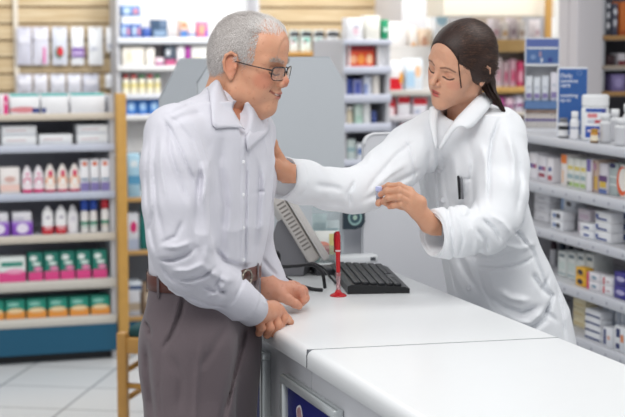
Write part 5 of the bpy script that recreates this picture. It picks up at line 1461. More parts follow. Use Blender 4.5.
# ================================================================== the elderly man
def bounds(pts, e):
    a = np.array([A3(p) for p in pts]); return a.min(0) - e, a.max(0) + e
def supa(hx, b, yaw, n=2.3):
    m = n / (n - 1)
    return max(.004, hx ** m - (b * abs(math.sin(yaw))) ** m) ** (1 / m) / abs(math.cos(yaw))
def man():
    global FOLD, FOLDW
    FOLD = 1.6; FOLDW = .85
    YM = 3.58; yaw = math.radians(-25)
    fw = Vector((math.cos(yaw), math.sin(yaw), 0)); lf = Vector((-math.sin(yaw), math.cos(yaw), 0))
    # ---- head
    M = frame((math.cos(math.radians(-20)), math.sin(math.radians(-20)), 0), math.radians(11), 0, None); s = .905
    O = A3(P(248, 65.0, YM + .01))
    nb = A3(P(221, 118, YM + .02)); nl = ((nb - O) @ M) / s
    hv = head_volume('man', nl); V, F = hv.mesh()
    HC = face_colours(V, 'man'); HV = V
    parts = [(xf(V, M, O, s), F, HC)]
    sk = np.array(lin('#c88a6c'))
    # ---- near hand, gripping the counter edge
    pt = lambda x, y, Y, r: (P(x, y, Y), r)
    fr = [[pt(279, 311, 3.640, .0135), pt(283, 319, 3.640, .0108), pt(279.5, 327.5, 3.635, .0095)],
          [pt(273.5, 314, 3.615, .0135), pt(277.5, 325, 3.610, .0108), pt(273.5, 333.5, 3.615, .0092)],
          [pt(266, 317, 3.595, .0130), pt(269.5, 328, 3.590, .0105), pt(267.0, 335, 3.600, .0090)],
          [pt(258, 318, 3.580, .0125), pt(261, 328, 3.575, .0095), pt(259, 333, 3.585, .0085)]]
    th = [pt(273, 307, 3.640, .0145), pt(281.5, 313.5, 3.655, .0120), pt(287, 319.5, 3.665, .0105), pt(290.5, 322.0, 3.670, .0082)]
    wr = pt(255, 310, 3.560, .0265)
    allp = [q[0] for c in fr for q in c] + [q[0] for q in th] + [wr[0]]
    lo, hi = bounds(allp, .035); v = Vol(lo, hi, .0013)
    fa = P(238, 297, 3.50)
    v.cone(fa, wr[0], .033, .0265, 0); hand(v, wr, fr, th)
    v.crease([P(262, 304, 3.56), P(272, 309, 3.58)], .003, -.0012); v.crease([P(258, 309, 3.55), P(267, 314, 3.56)], .0025, -.001)
    V, F = v.mesh(); c = np.ones((len(V), 3)) * np.array(lin('#cf9678'))
    for f_ in fr: c = mixc(c, .5 * np.clip(1.3 - np.linalg.norm(V - A3(f_[0][0]), axis=1) / .018, 0, 1), '#c07a62')
    c = mixc(c, .7 * np.clip(1.5 - np.linalg.norm(V - A3(P(289.5, 320.5, 3.655)), axis=1) / .006, 0, 1), '#dcb59c')
    parts.append((V, F, c))
    # ---- far hand, half closed on the worktop
    fl = [[pt(290, 288.5, 3.825, .0150), pt(300, 291, 3.820, .0115), pt(303.2, 300, 3.822, .0100), pt(297, 301.5, 3.825, .0090)],
          [pt(293.5, 287.5, 3.850, .0145), pt(302, 290, 3.850, .0112), pt(304.5, 299, 3.850, .0095), pt(302, 303, 3.845, .0082)],
          [pt(296, 288, 3.875, .0135), pt(303.5, 291, 3.875, .0105), pt(305.5, 298, 3.875, .0090), pt(303, 301, 3.87, .0080)],
          [pt(297, 289, 3.897, .0125), pt(303, 292, 3.90, .0095), pt(304.5, 297, 3.90, .0080)]]
    tl = [pt(280, 295, 3.795, .0150), pt(288, 299.5, 3.795, .0122), pt(295, 303.5, 3.800, .0106), pt(299, 306, 3.805, .0088)]
    wl = pt(276, 291, 3.810, .0260)
    allp = [q[0] for c2 in fl for q in c2] + [q[0] for q in tl] + [wl[0]]
    lo, hi = bounds(allp, .035); v = Vol(lo, hi, .0013)
    v.cone(P(262, 283, 3.80), wl[0], .031, .026, 0); hand(v, wl, fl, tl)
    v.ell(P(291, 294.5, 3.835), (.022, .024, .018), .010)
    V, F = v.mesh(); c = np.ones((len(V), 3)) * np.array(lin('#d39a80'))
    for f_ in fl: c = mixc(c, .5 * np.clip(1.3 - np.linalg.norm(V - A3(f_[1][0]), axis=1) / .016, 0, 1), '#c27c66')
    parts.append((V, F, c))
    # ---- plain torso and legs under the clothes
    def X(px, py, Y=YM): return P(px, py, Y)
    def pz(py, Y=YM): return P(213, py, Y).z
    secs = []
    for py, L, R, b in ((104, 203, 255, .080), (116, 184, 266, .130), (126, 170, 270, .160), (142, 160, 272, .182), (165, 156, 272.5, .187), (195, 154, 271.5, .182), (230, 153, 268, .176), (258, 154, 263, .172), (284, 154, 257, .166), (300, 152, 256, .166)):
        cx = (P(L, py, YM).x + P(R, py, YM).x) / 2; hx = (P(R, py, YM).x - P(L, py, YM).x) / 2
        a = supa(hx, b, yaw)
        secs.append((pz(py), cx, YM, a, b))
    v = Vol((-.45, 3.2, 0.0), (.15, 3.95, 1.50), .012)
    v.loft([(z, cx, cy, a - .022, b - .022) for z, cx, cy, a, b in secs], yaw, 0)
    hipc = Vector((secs[-1][1], YM, secs[-1][0]))
    LN = [(P(188, 300, YM - .09), .088), (P(193, 417, YM - .09), .070)]
    g1 = LN[1][0].copy(); g1.z = .09; g2 = P(222, 417, YM + .10); g3 = g2.copy(); g3.z = .09
    v.chain([(LN[0][0], .06), (LN[1][0], .055), (g1, .04)], .02); v.chain([(P(215, 300, YM + .06), .06), (g2, .055), (g3, .04)], .02)
    V, F = v.mesh(2); parts.append((V, F, np.ones((len(V), 3)) * sk))
    base = Vector((hipc.x, hipc.y, 0))
    body = np_obj('person', parts, SKIN_M, None, None)
    tag(body, 'elderly grey-haired man in glasses and a white shirt, leaning both hands on the counter', 'person')
    # ---- hair: thin shell plus combed strands
    hv2 = Vol((-.135, -.105, -.10), (.135, .105, .155), .0016)
    hv2.ell((-.009, 0, .043), (.0890, .0765, .0835), 0); hv2.ell((-.034, 0, .014), (.0650, .0700, .076), .02)
    hv2.ell((.098, 0, .012), (.076, .16, .120), .012, cut=True)                 # face and forehead stay bare
    for sy in (-1, 1):
        hv2.ell((-.004, sy * .080, -.010), (.024, .030, .040), .008, cut=True)  # around the ear
        hv2.ell((.034, sy * .075, -.038), (.034, .04, .040), .010, cut=True)
        hv2.ell((-.026, sy * .075, -.072), (.030, .05, .035), .012, cut=True)
    hv2.ell((-.03, 0, -.122), (.14, .12, .058), .012, cut=True)
    Xg, Yg, Zg = hv2.xyz((slice(None),) * 3)
    hv2.d += (.0014 * vnoise(Xg * 60 + 3, Yg * 60, Zg * 30)).astype(f32)
    V, F = hv2.mesh(1)
    Nn = vnormals(V, F)
    sel = ((Nn * (V - np.array([-.012, 0, .045]))).sum(1) > .02)
    def flow(p):
        # combed back over the crown and down the sides
        d = np.zeros_like(p); top = np.clip((p[:, 2] - .06) / .05, 0, 1)
        d[:, 0] = -.75; d[:, 1] = np.sign(p[:, 1]) * .35 * top; d[:, 2] = -.9 * (1 - top) - .15
        return d
    rg = np.random.default_rng(3)
    hm1 = hair_mat('grey_hair', '#9c938e', '#e6e1de', .5, 420, .1); hm2 = hair_mat('white_hair', '#d9d4d0', '#f6f4f2', .5, 420, .1)
    SV, SF = strands(V[sel], Nn[sel], flow, 12000, .020, .0012, .0022, .28, rg)
    crown = (HV[:, 0] > -.005) & (HV[:, 0] < .075) & (HV[:, 2] > .085)
    hn = HV - np.array([-.005, 0, .03]); hn /= np.linalg.norm(hn, axis=1)[:, None]
    def fl2(p):
        d = np.zeros_like(p); d[:, 0] = -.9; d[:, 1] = .25; d[:, 2] = .1; return d
    SV2, SF2 = strands(HV[crown], hn[crown], fl2, 1500, .020, .0008, .0045, .2, rg)
    far = (HV[:, 0] > .0) & (HV[:, 0] < .070) & (HV[:, 2] > .070) & (HV[:, 1] > .018)
    SV4, SF4 = strands(HV[far], hn[far], fl2, 2000, .024, .0009, .0065, .2, rg)
    side = (HV[:, 0] > .0) & (HV[:, 0] < .040) & (HV[:, 2] > .015) & (HV[:, 2] < .10) & (np.abs(HV[:, 1]) > .03)
    SV3, SF3 = strands(HV[side], hn[side], flow, 1500, .014, .0009, .0022, .3, rg)
    hair = np_obj('hair', [(xf(V, M, O, s), F, None), (xf(SV, M, O, s), SF, None), (xf(SV3, M, O, s), SF3, None)], hm1, body)
    np_obj('front_hair', [(xf(SV2, M, O, s), SF2, None), (xf(SV4, M, O, s), SF4, None)], hm2, hair)
    hair['label'] = 'short grey-white hair'
    # eyebrows
    bm_ = hair_mat('brow_hair', '#a39a92', '#d8d2cc', .6, 200)
    for sy in (-1, 1):
        mk = pd2(HV, [(.089, sy * .014, .025), (.080, sy * .034, .031), (.068, sy * .048, .027)]) < .0045
        q, w_ = strands(HV[mk], hn[mk], lambda p: np.stack([-.2 + 0 * p[:, 0], sy + 0 * p[:, 0], .25 + 0 * p[:, 0]], 1), 130, .010, .0009, .003, .4, rg)
        np_obj('eyebrow', [(xf(q, M, O, s), w_, None)], bm_, body)
    # ---- glasses
    def H(x, y, z): return Vector(tuple(xf(np.array([[x, y, z]]), M, O, s)[0]))
    blk = mat('#1d1a1c', .25, .05); thin = mat('#8d8a8c', .3, .03, metal=.6)
    b = MB()
    b0 = MB()
    for sy in (-1, 1):
        c0 = sy * .0335; xx = .0985
        def R(a, rx=.0275, rz=.0160):
            ca, sa = math.cos(a), math.sin(a); q = .55
            yy = rx * math.copysign(abs(ca) ** q, ca); zz = rz * math.copysign(abs(sa) ** q, sa)
            return H(xx - abs(c0 + yy) ** 2 * 3.2, c0 + yy, -.0015 + zz)
        top_ = [R(math.radians(t)) for t in range(-20, 201, 8)]; low = [R(math.radians(t)) for t in range(190, 351, 8)]
        b.tube(top_, .0016, blk, 8); b.tube(low, .0009, blk, 6)
        # lens
        b0.face([R(math.radians(t), .0255, .0155) for t in range(0, 360, 10)], mat('#f2f6f6', .03, .01, trans=.95), True)
        hinge = H(xx - .0119 - .002, sy * .061, .006)
        b.tube([H(xx - .0105, sy * .0585, .006), hinge, H(.074, sy * .069, .007), H(.035, sy * .0745, .008), H(.000, sy * .0765, .010), H(-.016, sy * .077, .004), H(-.028, sy * .077, -.012)], [.0018, .0018, .0014, .0012, .0012, .0012, .0010], blk, 8)
        b.tube([H(xx - .004, sy * .010, -.002), H(.092, sy * .0095, -.008)], .0008, thin, 6)
    b.tube([H(.0975, -.0085, .002), H(.1005, 0, .005), H(.0975, .0085, .002)], .0014, blk, 8)
    g = b.build('glasses', body); g['label'] = 'thin black-rimmed glasses'
    b0.build('lenses', g)
    # ---- trousers
    cm = cloth_mat('grey_brown_wool', '#5d5256', '#716569', 700, .9, .12)
    v = Vol((-.42, 3.26, .08), (.14, 3.95, pz(276) + .012), .004)
    zb = pz(276)
    def sec(py, L, R, b, dz=0):
        cx = (P(L, py, YM).x + P(R, py, YM).x) / 2; hx = (P(R, py, YM).x - P(L, py, YM).x) / 2
        return (pz(py), cx, YM, supa(hx, b, yaw), b)
    v.loft([(zb, *sec(283, 154, 257, .166)[1:]), sec(300, 150, 257, .173), sec(325, 146, 256, .180), sec(350, 146, 255, .180), sec(375, 149, 254, .176), sec(400, 153, 252, .166), sec(450, 152, 250, .150), sec(490, 155, 248, .13)], yaw, 0, 2.4)
    kn1 = P(190, 417, YM - .088); kn2 = P(214, 417, YM + .085)
    a1 = Vector((kn1.x + .01, kn1.y, .10)); a2 = Vector((kn2.x + .01, kn2.y, .10)); m1 = kn1.lerp(a1, .5) + Vector((.03, 0, 0)); m2 = kn2.lerp(a2, .5) + Vector((.03, 0, 0))
    v.chain([(P(189, 345, YM - .078), .100), (kn1, .089), (m1, .078), (a1, .072)], .03, .02)
    v.chain([(P(217, 345, YM + .07), .090), (kn2, .084), (m2, .076), (a2, .072)], .03, .02)
    near = (3.2, 3.56)
    # pocket mouth, seams, pressed folds
    v.crease([P(184, 292, 3.44), P(180, 312, 3.43), P(172, 334, 3.43), P(163, 349, 3.43)], .0035, .005, near)
    v.crease([P(181, 292, 3.44), P(177, 312, 3.43), P(169, 334, 3.43)], .004, -.002, near)
    v.crease([P(162, 350, 3.43), P(160, 390, 3.43), P(162, 425, 3.43)], .0035, .002, near)
    v.crease([P(147, 318, 3.5), P(152, 324, 3.5), P(154, 331, 3.5)], .003, .005, (3.2, 3.7))
    v.crease([P(149, 338, 3.5), P(151, 370, 3.5), P(156, 417, 3.5)], .010, .006, (3.2, 3.62))
    v.crease([P(246, 326, 3.5), P(240, 350, 3.5), P(230, 385, 3.5), P(222, 425, 3.5)], .008, .009, (3.2, 3.6))
    v.crease([P(240, 345, 3.5), P(232, 375, 3.5), P(225, 400, 3.5)], .006, -.003, (3.2, 3.6))
    v.crease([P(205, 330, 3.5), P(200, 370, 3.5), P(197, 430, 3.5)], .006, -.003, near)
    v.crease([P(228, 320, 3.5), P(214, 345, 3.5), P(202, 360, 3.5)], .010, .003, near)
    v.crease([P(175, 345, 3.5), P(185, 370, 3.5), P(183, 400, 3.5)], .010, .003, near)
    Xg, Yg, Zg = v.xyz((slice(None),) * 3)
    v.d += (.0028 * vnoise(Xg * 16 + 2, Yg * 16, Zg * 8) - .0022 * wrinkle(Xg * 11, Yg * 11, Zg * 5)).astype(f32)
    V, F = v.mesh(1); tr = np_obj('trousers', [(V, F, None)], cm, body); tr['label'] = 'grey-brown wool trousers'
    # belt with loops
    lm = mat('#5a2f26', .4, .12, 60, name='brown_leather')
    def ring(z0, z1, grow, name, m, par, t0=0, t1=360, n=96):
        S = sec(285, 154, 257, .166); b = MB(); ps = []; k = 2.4
        N_ = int(n * (t1 - t0) / 360) + 1
        for i in range(N_):
            t = math.radians(t0 + (t1 - t0) * i / (N_ - 1)); c_, s_ = math.cos(t), math.sin(t)
            aa, bb = S[3] + grow, S[4] + grow
            lx = aa * math.copysign(abs(c_) ** (2 / k), c_); ly = bb * math.copysign(abs(s_) ** (2 / k), s_)
            ps.append((S[1] + lx * math.cos(yaw) - ly * math.sin(yaw), S[2] + lx * math.sin(yaw) + ly * math.cos(yaw)))
        vs = []
        for (x, y) in ps:
            vs += [(x, y, z0), (x, y, z1)]
        inn = []
        cx, cy = S[1], S[2]
        for (x, y) in ps:
            d = Vector((x - cx, y - cy)).normalized() * .006
            inn += [(x - d.x, y - d.y, z0), (x - d.x, y - d.y, z1)]
        nn = len(vs); q = []
        for i in range(N_ - 1):
            a = 2 * i
            q += [(a, a + 2, a + 3, a + 1), (nn + a, nn + a + 1, nn + a + 3, nn + a + 2), (a + 1, a + 3, nn + a + 3, nn + a + 1), (a, nn + a, nn + a + 2, a + 2)]
        b.mesh(vs + inn, q, m, True)
        return b.build(name, par)
    ring(zb - .012, zb + .020, .006, 'belt', lm, body)
    for t in (150, 215, 262, 305, 20):
        ring(zb - .024, zb + .024, .0085, 'belt_loop', cm, tr, t - 1.6, t + 1.6, 400)
    bk = MB(); S = sec(285, 154, 257, .166); q = Vector((S[1], S[2], zb + .003)) + fw * (S[3] + .012)
    bk.tube([q + lf * (.022 * math.cos(t)) + Vector((0, 0, .017 * math.sin(t))) for t in [2 * math.pi * j / 20 for j in range(20)]], .0028, mat('#8a8278', .25, .05, metal=.8), 8, True)
    bk.build('buckle', body)
    # shoes
    for kx in (a1, a2):
        v = Vol((kx.x - .12, kx.y - .14, -.005), (kx.x + .26, kx.y + .09, .13), .006)
        v.cone((kx.x - .03, kx.y + .0, .045), (kx.x + .15, kx.y - .06, .035), .045, .038, 0); v.cone((kx.x - .02, kx.y, .05), (kx.x - .0, kx.y, .10), .045, .045, .03)
        v.d = np.maximum(v.d, (.002 - v.ax[2])[None, None, :]).astype(f32)
        V, F = v.mesh(1); np_obj('shoe', [(V, F, None)], mat('#2a2220', .35, .1), body)
    # ---- shirt
    sm = cloth_mat('fine_check_cotton', '#c5c4cd', '#d4d3db', 1300, .85, .18)
    v = Vol((-.42, 3.24, pz(350)), (.04, 4.06, pz(84)), .0029)
    v.loft([(zb - .004, *secs[-2][1:])] + secs[:-2], yaw, 0, 2.3)
    SR = P(173, 134, 3.415); SL = P(248, 131, 3.745); NK = P(226, 103, YM + .01)
    v.cone(NK, SR, .040, .054, .05); v.cone(NK, SL, .040, .050, .05)
    chR = [(SR, .0560), (P(172.5, 165, 3.385), .0590), (P(173.5, 205, 3.365), .0580), (P(177, 240, 3.360), .0565), (P(185, 262, 3.375), .0550), (P(205, 280, 3.430), .0500), (P(232, 297, 3.505), .0410), (P(251, 308.5, 3.555), .0355)]
    v.chain(chR, .022, .03)
    v.cone(P(199, 160, 3.455), P(198, 235, 3.45), .036, .034, .03)
    chL = [(SL, .055), (P(250, 180, 3.80), .054), (P(249, 225, 3.84), .052), (P(252, 255, 3.86), .049), (P(264, 277, 3.845), .040), (P(276, 290, 3.83), .032)]
    v.chain(chL, .02, .03)
    # sleeve ends cut square at the cuffs, neck opening cut away
    def plane_cut(c, d, R):
        c = A3(c); d = A3(Vector(d).normalized())
        v.op(lambda X_, Y_, Z_: np.maximum(-((X_ - c[0]) * d[0] + (Y_ - c[1]) * d[1] + (Z_ - c[2]) * d[2]), np.sqrt((X_ - c[0]) ** 2 + (Y_ - c[1]) ** 2 + (Z_ - c[2]) ** 2) - R).astype(f32), c - R, c + R, 0, True)
    plane_cut(P(253.5, 310.5, 3.562), P(255, 312, 3.565) - P(232, 297, 3.505), .055)
    plane_cut(P(279.5, 291.5, 3.828), P(279, 292, 3.83) - P(262, 277, 3.84), .05)
    v.cone(P(228, 108, YM + .015), P(240, 78, YM + .01), .052, .058, .012, cut=True)
    v.cone(P(240, 112, YM - .06), P(245.5, 138, YM - .09), .026, .006, .010, cut=True)
    n1 = (3.2, 3.50)
    cr = lambda pts, w, d, ys=n1, Y=3.4: v.crease([P(x, y, Y) for x, y in pts], w, d, ys)
    # armhole seam, side boundary between sleeve and chest
    cr([(165, 113), (178, 121), (192, 138), (200, 160), (203, 182)], .0045, .0022, (3.2, 3.56))
    cr([(163, 117), (172, 128), (184, 150), (193, 172), (197, 186)], .005, .0045)
    cr([(201, 165), (200, 190), (198, 215), (197, 240), (204, 254)], .009, .0035, (3.2, 3.47))
    cr([(203, 160), (207, 175), (205, 200)], .009, -.004, (3.2, 3.6))
    # long sleeve folds
    cr([(159, 128), (156, 160), (160, 200), (168, 235)], .007, .0045)
    cr([(170, 122), (173, 150), (184, 180), (192, 200)], .006, .004)
    cr([(151, 140), (149, 175), (152, 215)], .006, .003)
    cr([(164, 135), (165, 165), (172, 200)], .006, -.003)
    # elbow crease fan
    cr([(198, 243), (188, 250), (176, 254), (163, 254)], .0055, .0075)
    cr([(196, 236), (182, 240), (166, 240)], .006, -.0035)
    cr([(217, 265), (204, 272), (190, 275), (176, 272)], .0055, .0070)
    cr([(206, 258), (192, 264), (176, 264)], .006, -.0045)
    cr([(226, 292), (214, 290), (203, 282)], .0045, .0060); cr([(222, 272), (216, 284), (226, 297)], .0050, .0050)
    cr([(228, 280), (220, 290), (208, 296)], .006, -.0035); cr([(195, 284), (184, 280), (172, 270), (164, 258)], .006, .004)
    cr([(186, 293), (206, 304), (226, 313)], .005, .0035)
    cr([(158, 200), (154, 225), (160, 250)], .007, .004); cr([(186, 215), (180, 230), (164, 238)], .005, .0035)
    v.ell(P(201, 178, 3.455), (.016, .030, .034), .03); v.ell(P(199, 205, 3.455), (.016, .030, .034), .03)
    # cuff line
    cr([(243, 279), (240, 290), (233, 303), (228, 309)], .0022, .0030, (3.2, 3.62))
    # chest: placket, folds, yoke
    fr_ = (3.2, 3.75)
    cr([(246.5, 147), (246, 180), (245.5, 215), (244.5, 250), (243, 285)], .0022, .0045, fr_, 3.5)
    cr([(241, 150), (240.5, 190), (240, 230), (239, 275)], .0022, .0016, fr_, 3.5)
    cr([(223, 135), (220, 165), (226, 205), (222, 245)], .012, .0055, fr_, 3.5)
    cr([(214, 150), (210, 190), (214, 235), (206, 262)], .012, -.005, fr_, 3.5)
    cr([(232, 150), (233, 190), (229, 235), (232, 270)], .010, -.003, fr_, 3.5)
    cr([(258, 150), (259, 190), (256, 230), (251, 268)], .010, .004, fr_, 3.6)
    cr([(266, 160), (264, 200), (262, 240)], .009, -.003, fr_, 3.6)
    cr([(213, 240), (225, 258), (240, 268), (250, 272)], .007, .005, fr_, 3.5); cr([(208, 252), (222, 268), (236, 276)], .007, -.004, fr_, 3.5)
    cr([(251, 190), (266, 190)], .003, .0012, fr_, 3.6); cr([(251, 190), (251, 205)], .003, .0008, fr_, 3.6)
    cr([(172, 112), (190, 104), (206, 100)], .003, .002, (3.2, 3.62), 3.5)
    cr([(176, 118), (192, 112), (206, 112)], .008, .003, (3.2, 3.6), 3.5)
    cr([(262, 252), (270, 262), (279, 272)], .005, .004, (3.7, 4.1), 3.9); cr([(258, 262), (266, 274), (272, 284)], .005, .004, (3.7, 4.1), 3.9)
    Xg, Yg, Zg = v.xyz((slice(None),) * 3)
    v.d += (.0022 * vnoise(Xg * 26 + 5, Yg * 26, Zg * 12) - .0030 * wrinkle(Xg * 15 + 3, Yg * 15, Zg * 7)).astype(f32)
    V, F = v.mesh(1); sh = np_obj('shirt', [(V, F, None)], sm, body); sh['label'] = 'white long-sleeved shirt'
    # cuffs as bands
    def cuff(c, d, r, L, name):
        d = Vector(d).normalized(); b = MB(); o_ = Vector(c)
        x = d.cross(Vector((0, 0, 1))).normalized(); y = d.cross(x); seg = 28; prof = [(r * 1.02, -L), (r * 1.035, -L + .002), (r * 1.0, 0), (r * .93, .0004), (r * .90, -.004), (r * .86, -.02)]
        vs = []
        for rr, t in prof:
            for k in range(seg):
                a = 2 * math.pi * k / seg; w = 1 + .03 * math.sin(3 * a + 1)
                vs.append(o_ + d * t + x * rr * w * math.cos(a) + y * rr * w * math.sin(a) * 1.02)
        fs = [(j * seg + k, j * seg + (k + 1) % seg, (j + 1) * seg + (k + 1) % seg, (j + 1) * seg + k) for j in range(len(prof) - 1) for k in range(seg)]
        b.mesh(vs, fs, sm, True); return b.build(name, sh)
    cuff(P(254.5, 311, 3.563), P(255, 312, 3.565) - P(234, 298, 3.51), .0365, .058, 'cuff')
    cuff(P(280.5, 292, 3.830), P(279, 292, 3.83) - P(263, 278, 3.84), .0325, .045, 'cuff')
    def surfY(x, y, off=.005, y0=3.25):
        for k in range(600):
            q = P(x, y, y0 + k * .001); ii = [(q[i] - v.lo[i]) / v.h for i in range(3)]
            if all(0 <= ii[i] < v.n[i] - 1 for i in range(3)) and v.d[tuple(int(round(t)) for t in ii)] < 0: return y0 + k * .001 - off
        return None
    def SP(x, y, Yd, off=.005):
        t = surfY(x, y, off); return P(x, y, Yd if (t is None or t > Yd) else t)
    # collar: near leaf, far leaf, stand behind the neck
    ribbon('collar_leaf', [P(213, 82, 3.58), P(218.5, 81, 3.535), SP(226, 97, 3.515, .003), SP(236, 116, 3.50, .003), SP(244.5, 129.5, 3.50, .003)],
           [SP(207.5, 89, 3.60), SP(209.5, 96, 3.54), SP(211.5, 111, 3.52, .007), SP(214, 127, 3.50, .006), SP(228, 127.5, 3.50, .007), SP(243.5, 128, 3.494, .007)], .0024, sm, sh, 26, (0, -.006, .001), 7)
    ribbon('collar_leaf', [P(262, 117, 3.61), P(256, 123, 3.575), SP(249, 132, 3.53, .003), SP(245.5, 137, 3.510, .003)],
           [SP(268.5, 121, 3.62), SP(269, 131, 3.60), SP(258, 142, 3.55, .007), SP(248, 152, 3.50, .006)], .0024, sm, sh, 16, (0, -.004, .001))
    ribbon('collar_leaf', [P(213, 82, 3.58), P(214, 82, 3.64), P(232, 92, 3.68), P(256, 106, 3.66), P(262, 117, 3.61)],
           [P(207.5, 89, 3.60), P(211, 92, 3.67), P(230, 101, 3.72), P(258, 114, 3.69), P(268.5, 121, 3.62)], .0024, sm, sh, 18)
    bb = MB()
    for y in (162, 195, 228, 260):
        # buttons sit on the placket; find the shirt surface by marching the volume
        p = None
        for k in range(200):
            q = P(243.2, y, 3.30 + k * .002); ii = [(q[i] - v.lo[i]) / v.h for i in range(3)]
            if all(0 <= ii[i] < v.n[i] - 1 for i in range(3)) and v.d[tuple(int(round(t)) for t in ii)] < .0008: p = q; break
        if p is None: continue
        b = MB(); b.lathe([(.0038, 0), (.0041, .0006), (.0032, .0014), (.0022, .0011)], mat('#e9e9ec', .25, .02), 14)
        b.v = [tuple(Vector(p) + Vector((x_, -z_, y_))) for x_, y_, z_ in b.v]; b.build('button', sh)
    return body
man()
# ================================================================== the pharmacist
def woman():
    global FOLD, FOLDW
    FOLD = 1.0; FOLDW = 1.0
    pt = lambda x, y, Y, r: (P(x, y, Y), r)
    a = math.radians(40)
    M = frame((-math.cos(a), -math.sin(a), 0), math.radians(13), math.radians(18), None); s = .915
    O = A3(P(460.0, 66.5, 4.15))
    nb = A3(P(462, 140, 4.24)); nl = ((nb - O) @ M) / s
    hv = head_volume('woman', nl); V, F = hv.mesh(); HV = V
    parts = [(xf(V, M, O, s), F, face_colours(V, 'woman'))]
    # hand holding the little bottle
    Y0 = 3.93
    fr = [[pt(409.5, 191.5, Y0 - .005, .0112), pt(399, 186.0, Y0 - .012, .0088), pt(388.5, 186.0, Y0 - .005, .0078), pt(382.5, 188.2, Y0 + .004, .0068)],
          [pt(410.5, 197.0, Y0 - .014, .0112), pt(399, 190.8, Y0 - .026, .0088), pt(386.5, 191.2, Y0 - .018, .0078), pt(380.5, 194.5, Y0 - .008, .0068)],
          [pt(410.0, 203.0, Y0 - .018, .0108), pt(399, 197.2, Y0 - .030, .0085), pt(388, 198.2, Y0 - .024, .0076), pt(382.8, 201.5, Y0 - .014, .0066)],
          [pt(409.0, 208.5, Y0 - .016, .0100), pt(400.5, 204.2, Y0 - .026, .0078), pt(393, 205.6, Y0 - .022, .0068), pt(389.5, 206.8, Y0 - .016, .006)]]
    th = [pt(417, 208, Y0 + .02, .0135), pt(402, 205, Y0 + .024, .0112), pt(388, 202.5, Y0 + .012, .0098), pt(380.3, 200.2, Y0 + .004, .0088), pt(378.3, 203.6, Y0 - .002, .0076)]
    wr = pt(429.5, 223.5, Y0 + .02, .0235)
    lo, hi = bounds([q[0] for c in fr + [th] for q in c] + [wr[0]], .03); v = Vol(lo, hi, .0012)
    v.cone(P(447, 231, Y0 + .06), wr[0], .032, .0225, 0); hand(v, wr, fr, th)
    v.cone(P(420, 202, Y0), P(410, 200, Y0 - .006), .016, .013, .012)
    V, F = v.mesh(); c = np.ones((len(V), 3)) * np.array(lin('#d29f80'))
    for f_ in fr: c = mixc(c, .5 * np.clip(1.3 - np.linalg.norm(V - A3(f_[-1][0]), axis=1) / .010, 0, 1), '#d88e78')
    parts.append((V, F, c))
    # hand resting on the man's shoulder
    Y1 = 3.80
    fr = [[pt(276, 152, Y1, .0112), pt(273.5, 143, Y1 - .002, .0092), pt(270.5, 136, Y1 + .002, .0082), pt(267, 130.5, Y1 + .008, .0068)],
          [pt(272, 154, Y1 + .010, .0112), pt(268, 145, Y1 + .012, .0090), pt(264, 137, Y1 + .016, .0080), pt(260, 131, Y1 + .02, .0068)],
          [pt(269, 158, Y1 + .018, .0108), pt(263, 149, Y1 + .022, .0088), pt(258, 142, Y1 + .026, .0078), pt(254, 137, Y1 + .03, .0066)],
          [pt(268, 163, Y1 + .022, .0100), pt(261, 156, Y1 + .028, .0080), pt(256, 151, Y1 + .032, .0070), pt(253, 147, Y1 + .034, .006)]]
    th = [pt(276, 166, Y1 - .012, .0130), pt(271, 160, Y1 - .028, .0110), pt(268.5, 152, Y1 - .036, .0096), pt(267, 146, Y1 - .038, .0078)]
    wr = pt(283, 170.5, Y1 + .015, .0235)
    lo, hi = bounds([q[0] for c in fr + [th] for q in c] + [wr[0]], .03); v = Vol(lo, hi, .0013)
    v.cone(P(296, 178, Y1 + .04), wr[0], .030, .0235, 0); hand(v, wr, fr, th)
    V, F = v.mesh(); parts.append((V, F, np.ones((len(V), 3)) * np.array(lin('#cf9878'))))
    # torso sections
    yaw = math.radians(180 + 36)
    secs = []
    for py, L, R, b, Y in ((112, 436, 502, .115, 4.23), (126, 424, 513, .160, 4.235), (150, 417, 521, .178, 4.24), (180, 419, 521, .175, 4.25), (210, 427, 524, .168, 4.26), (240, 438, 536, .165, 4.27), (270, 445, 550, .170, 4.28), (300, 449.5, 563, .182, 4.29), (330, 453, 571.5, .190, 4.30), (360, 455, 577, .195, 4.30), (430, 457, 588, .20, 4.31), (520, 459, 600, .205, 4.32)):
        cx = (P(L, py, Y).x + P(R, py, Y).x) / 2; hx = (P(R, py, Y).x - P(L, py, Y).x) / 2
        aa = supa(hx, b, yaw, 2.25)
        secs.append((P((L + R) / 2, py, Y).z, cx, Y, aa, b))
    v = Vol((.15, 3.95, 0.02), (.85, 4.6, 1.5), .014)
    v.loft([(z, cx, cy, a_ - .03, b - .03) for z, cx, cy, a_, b in secs if z > .62], yaw, 0)
    cxl = secs[-1][1]
    for dy in (-.09, .09):
        v.chain([(Vector((cxl - .02, 4.30 + dy, .8)), .08), (Vector((cxl, 4.30 + dy, .5)), .055), (Vector((cxl + .02, 4.30 + dy, .09)), .04)], .02)
    V, F = v.mesh(2); parts.append((V, F, np.ones((len(V), 3)) * np.array(lin('#d9a78a'))))
    body = np_obj('person', parts, SKIN_W)
    tag(body, 'dark-haired pharmacist in a white coat, one hand on the man\'s shoulder, holding a tiny bottle', 'person')
    # ---- hair: smooth pulled-back cap with parting, low ponytail
    hm = hair_mat('brown_hair', '#24140d', '#38221a', .55, 260, .05); hl = hair_mat('brown_hair_light', '#3d261a', '#6b4a38', .35, 300, .05)
    hv2 = Vol((-.15, -.11, -.14), (.12, .11, .16), .0018)
    hv2.ell((-.014, 0, .046), (.0955, .0775, .0865), 0); hv2.ell((-.042, 0, .012), (.069, .0715, .077), .02); hv2.ell((.022, 0, .044), (.066, .0645, .074), .02)
    hv2.ell((-.060, 0, -.020), (.045, .052, .050), .02)
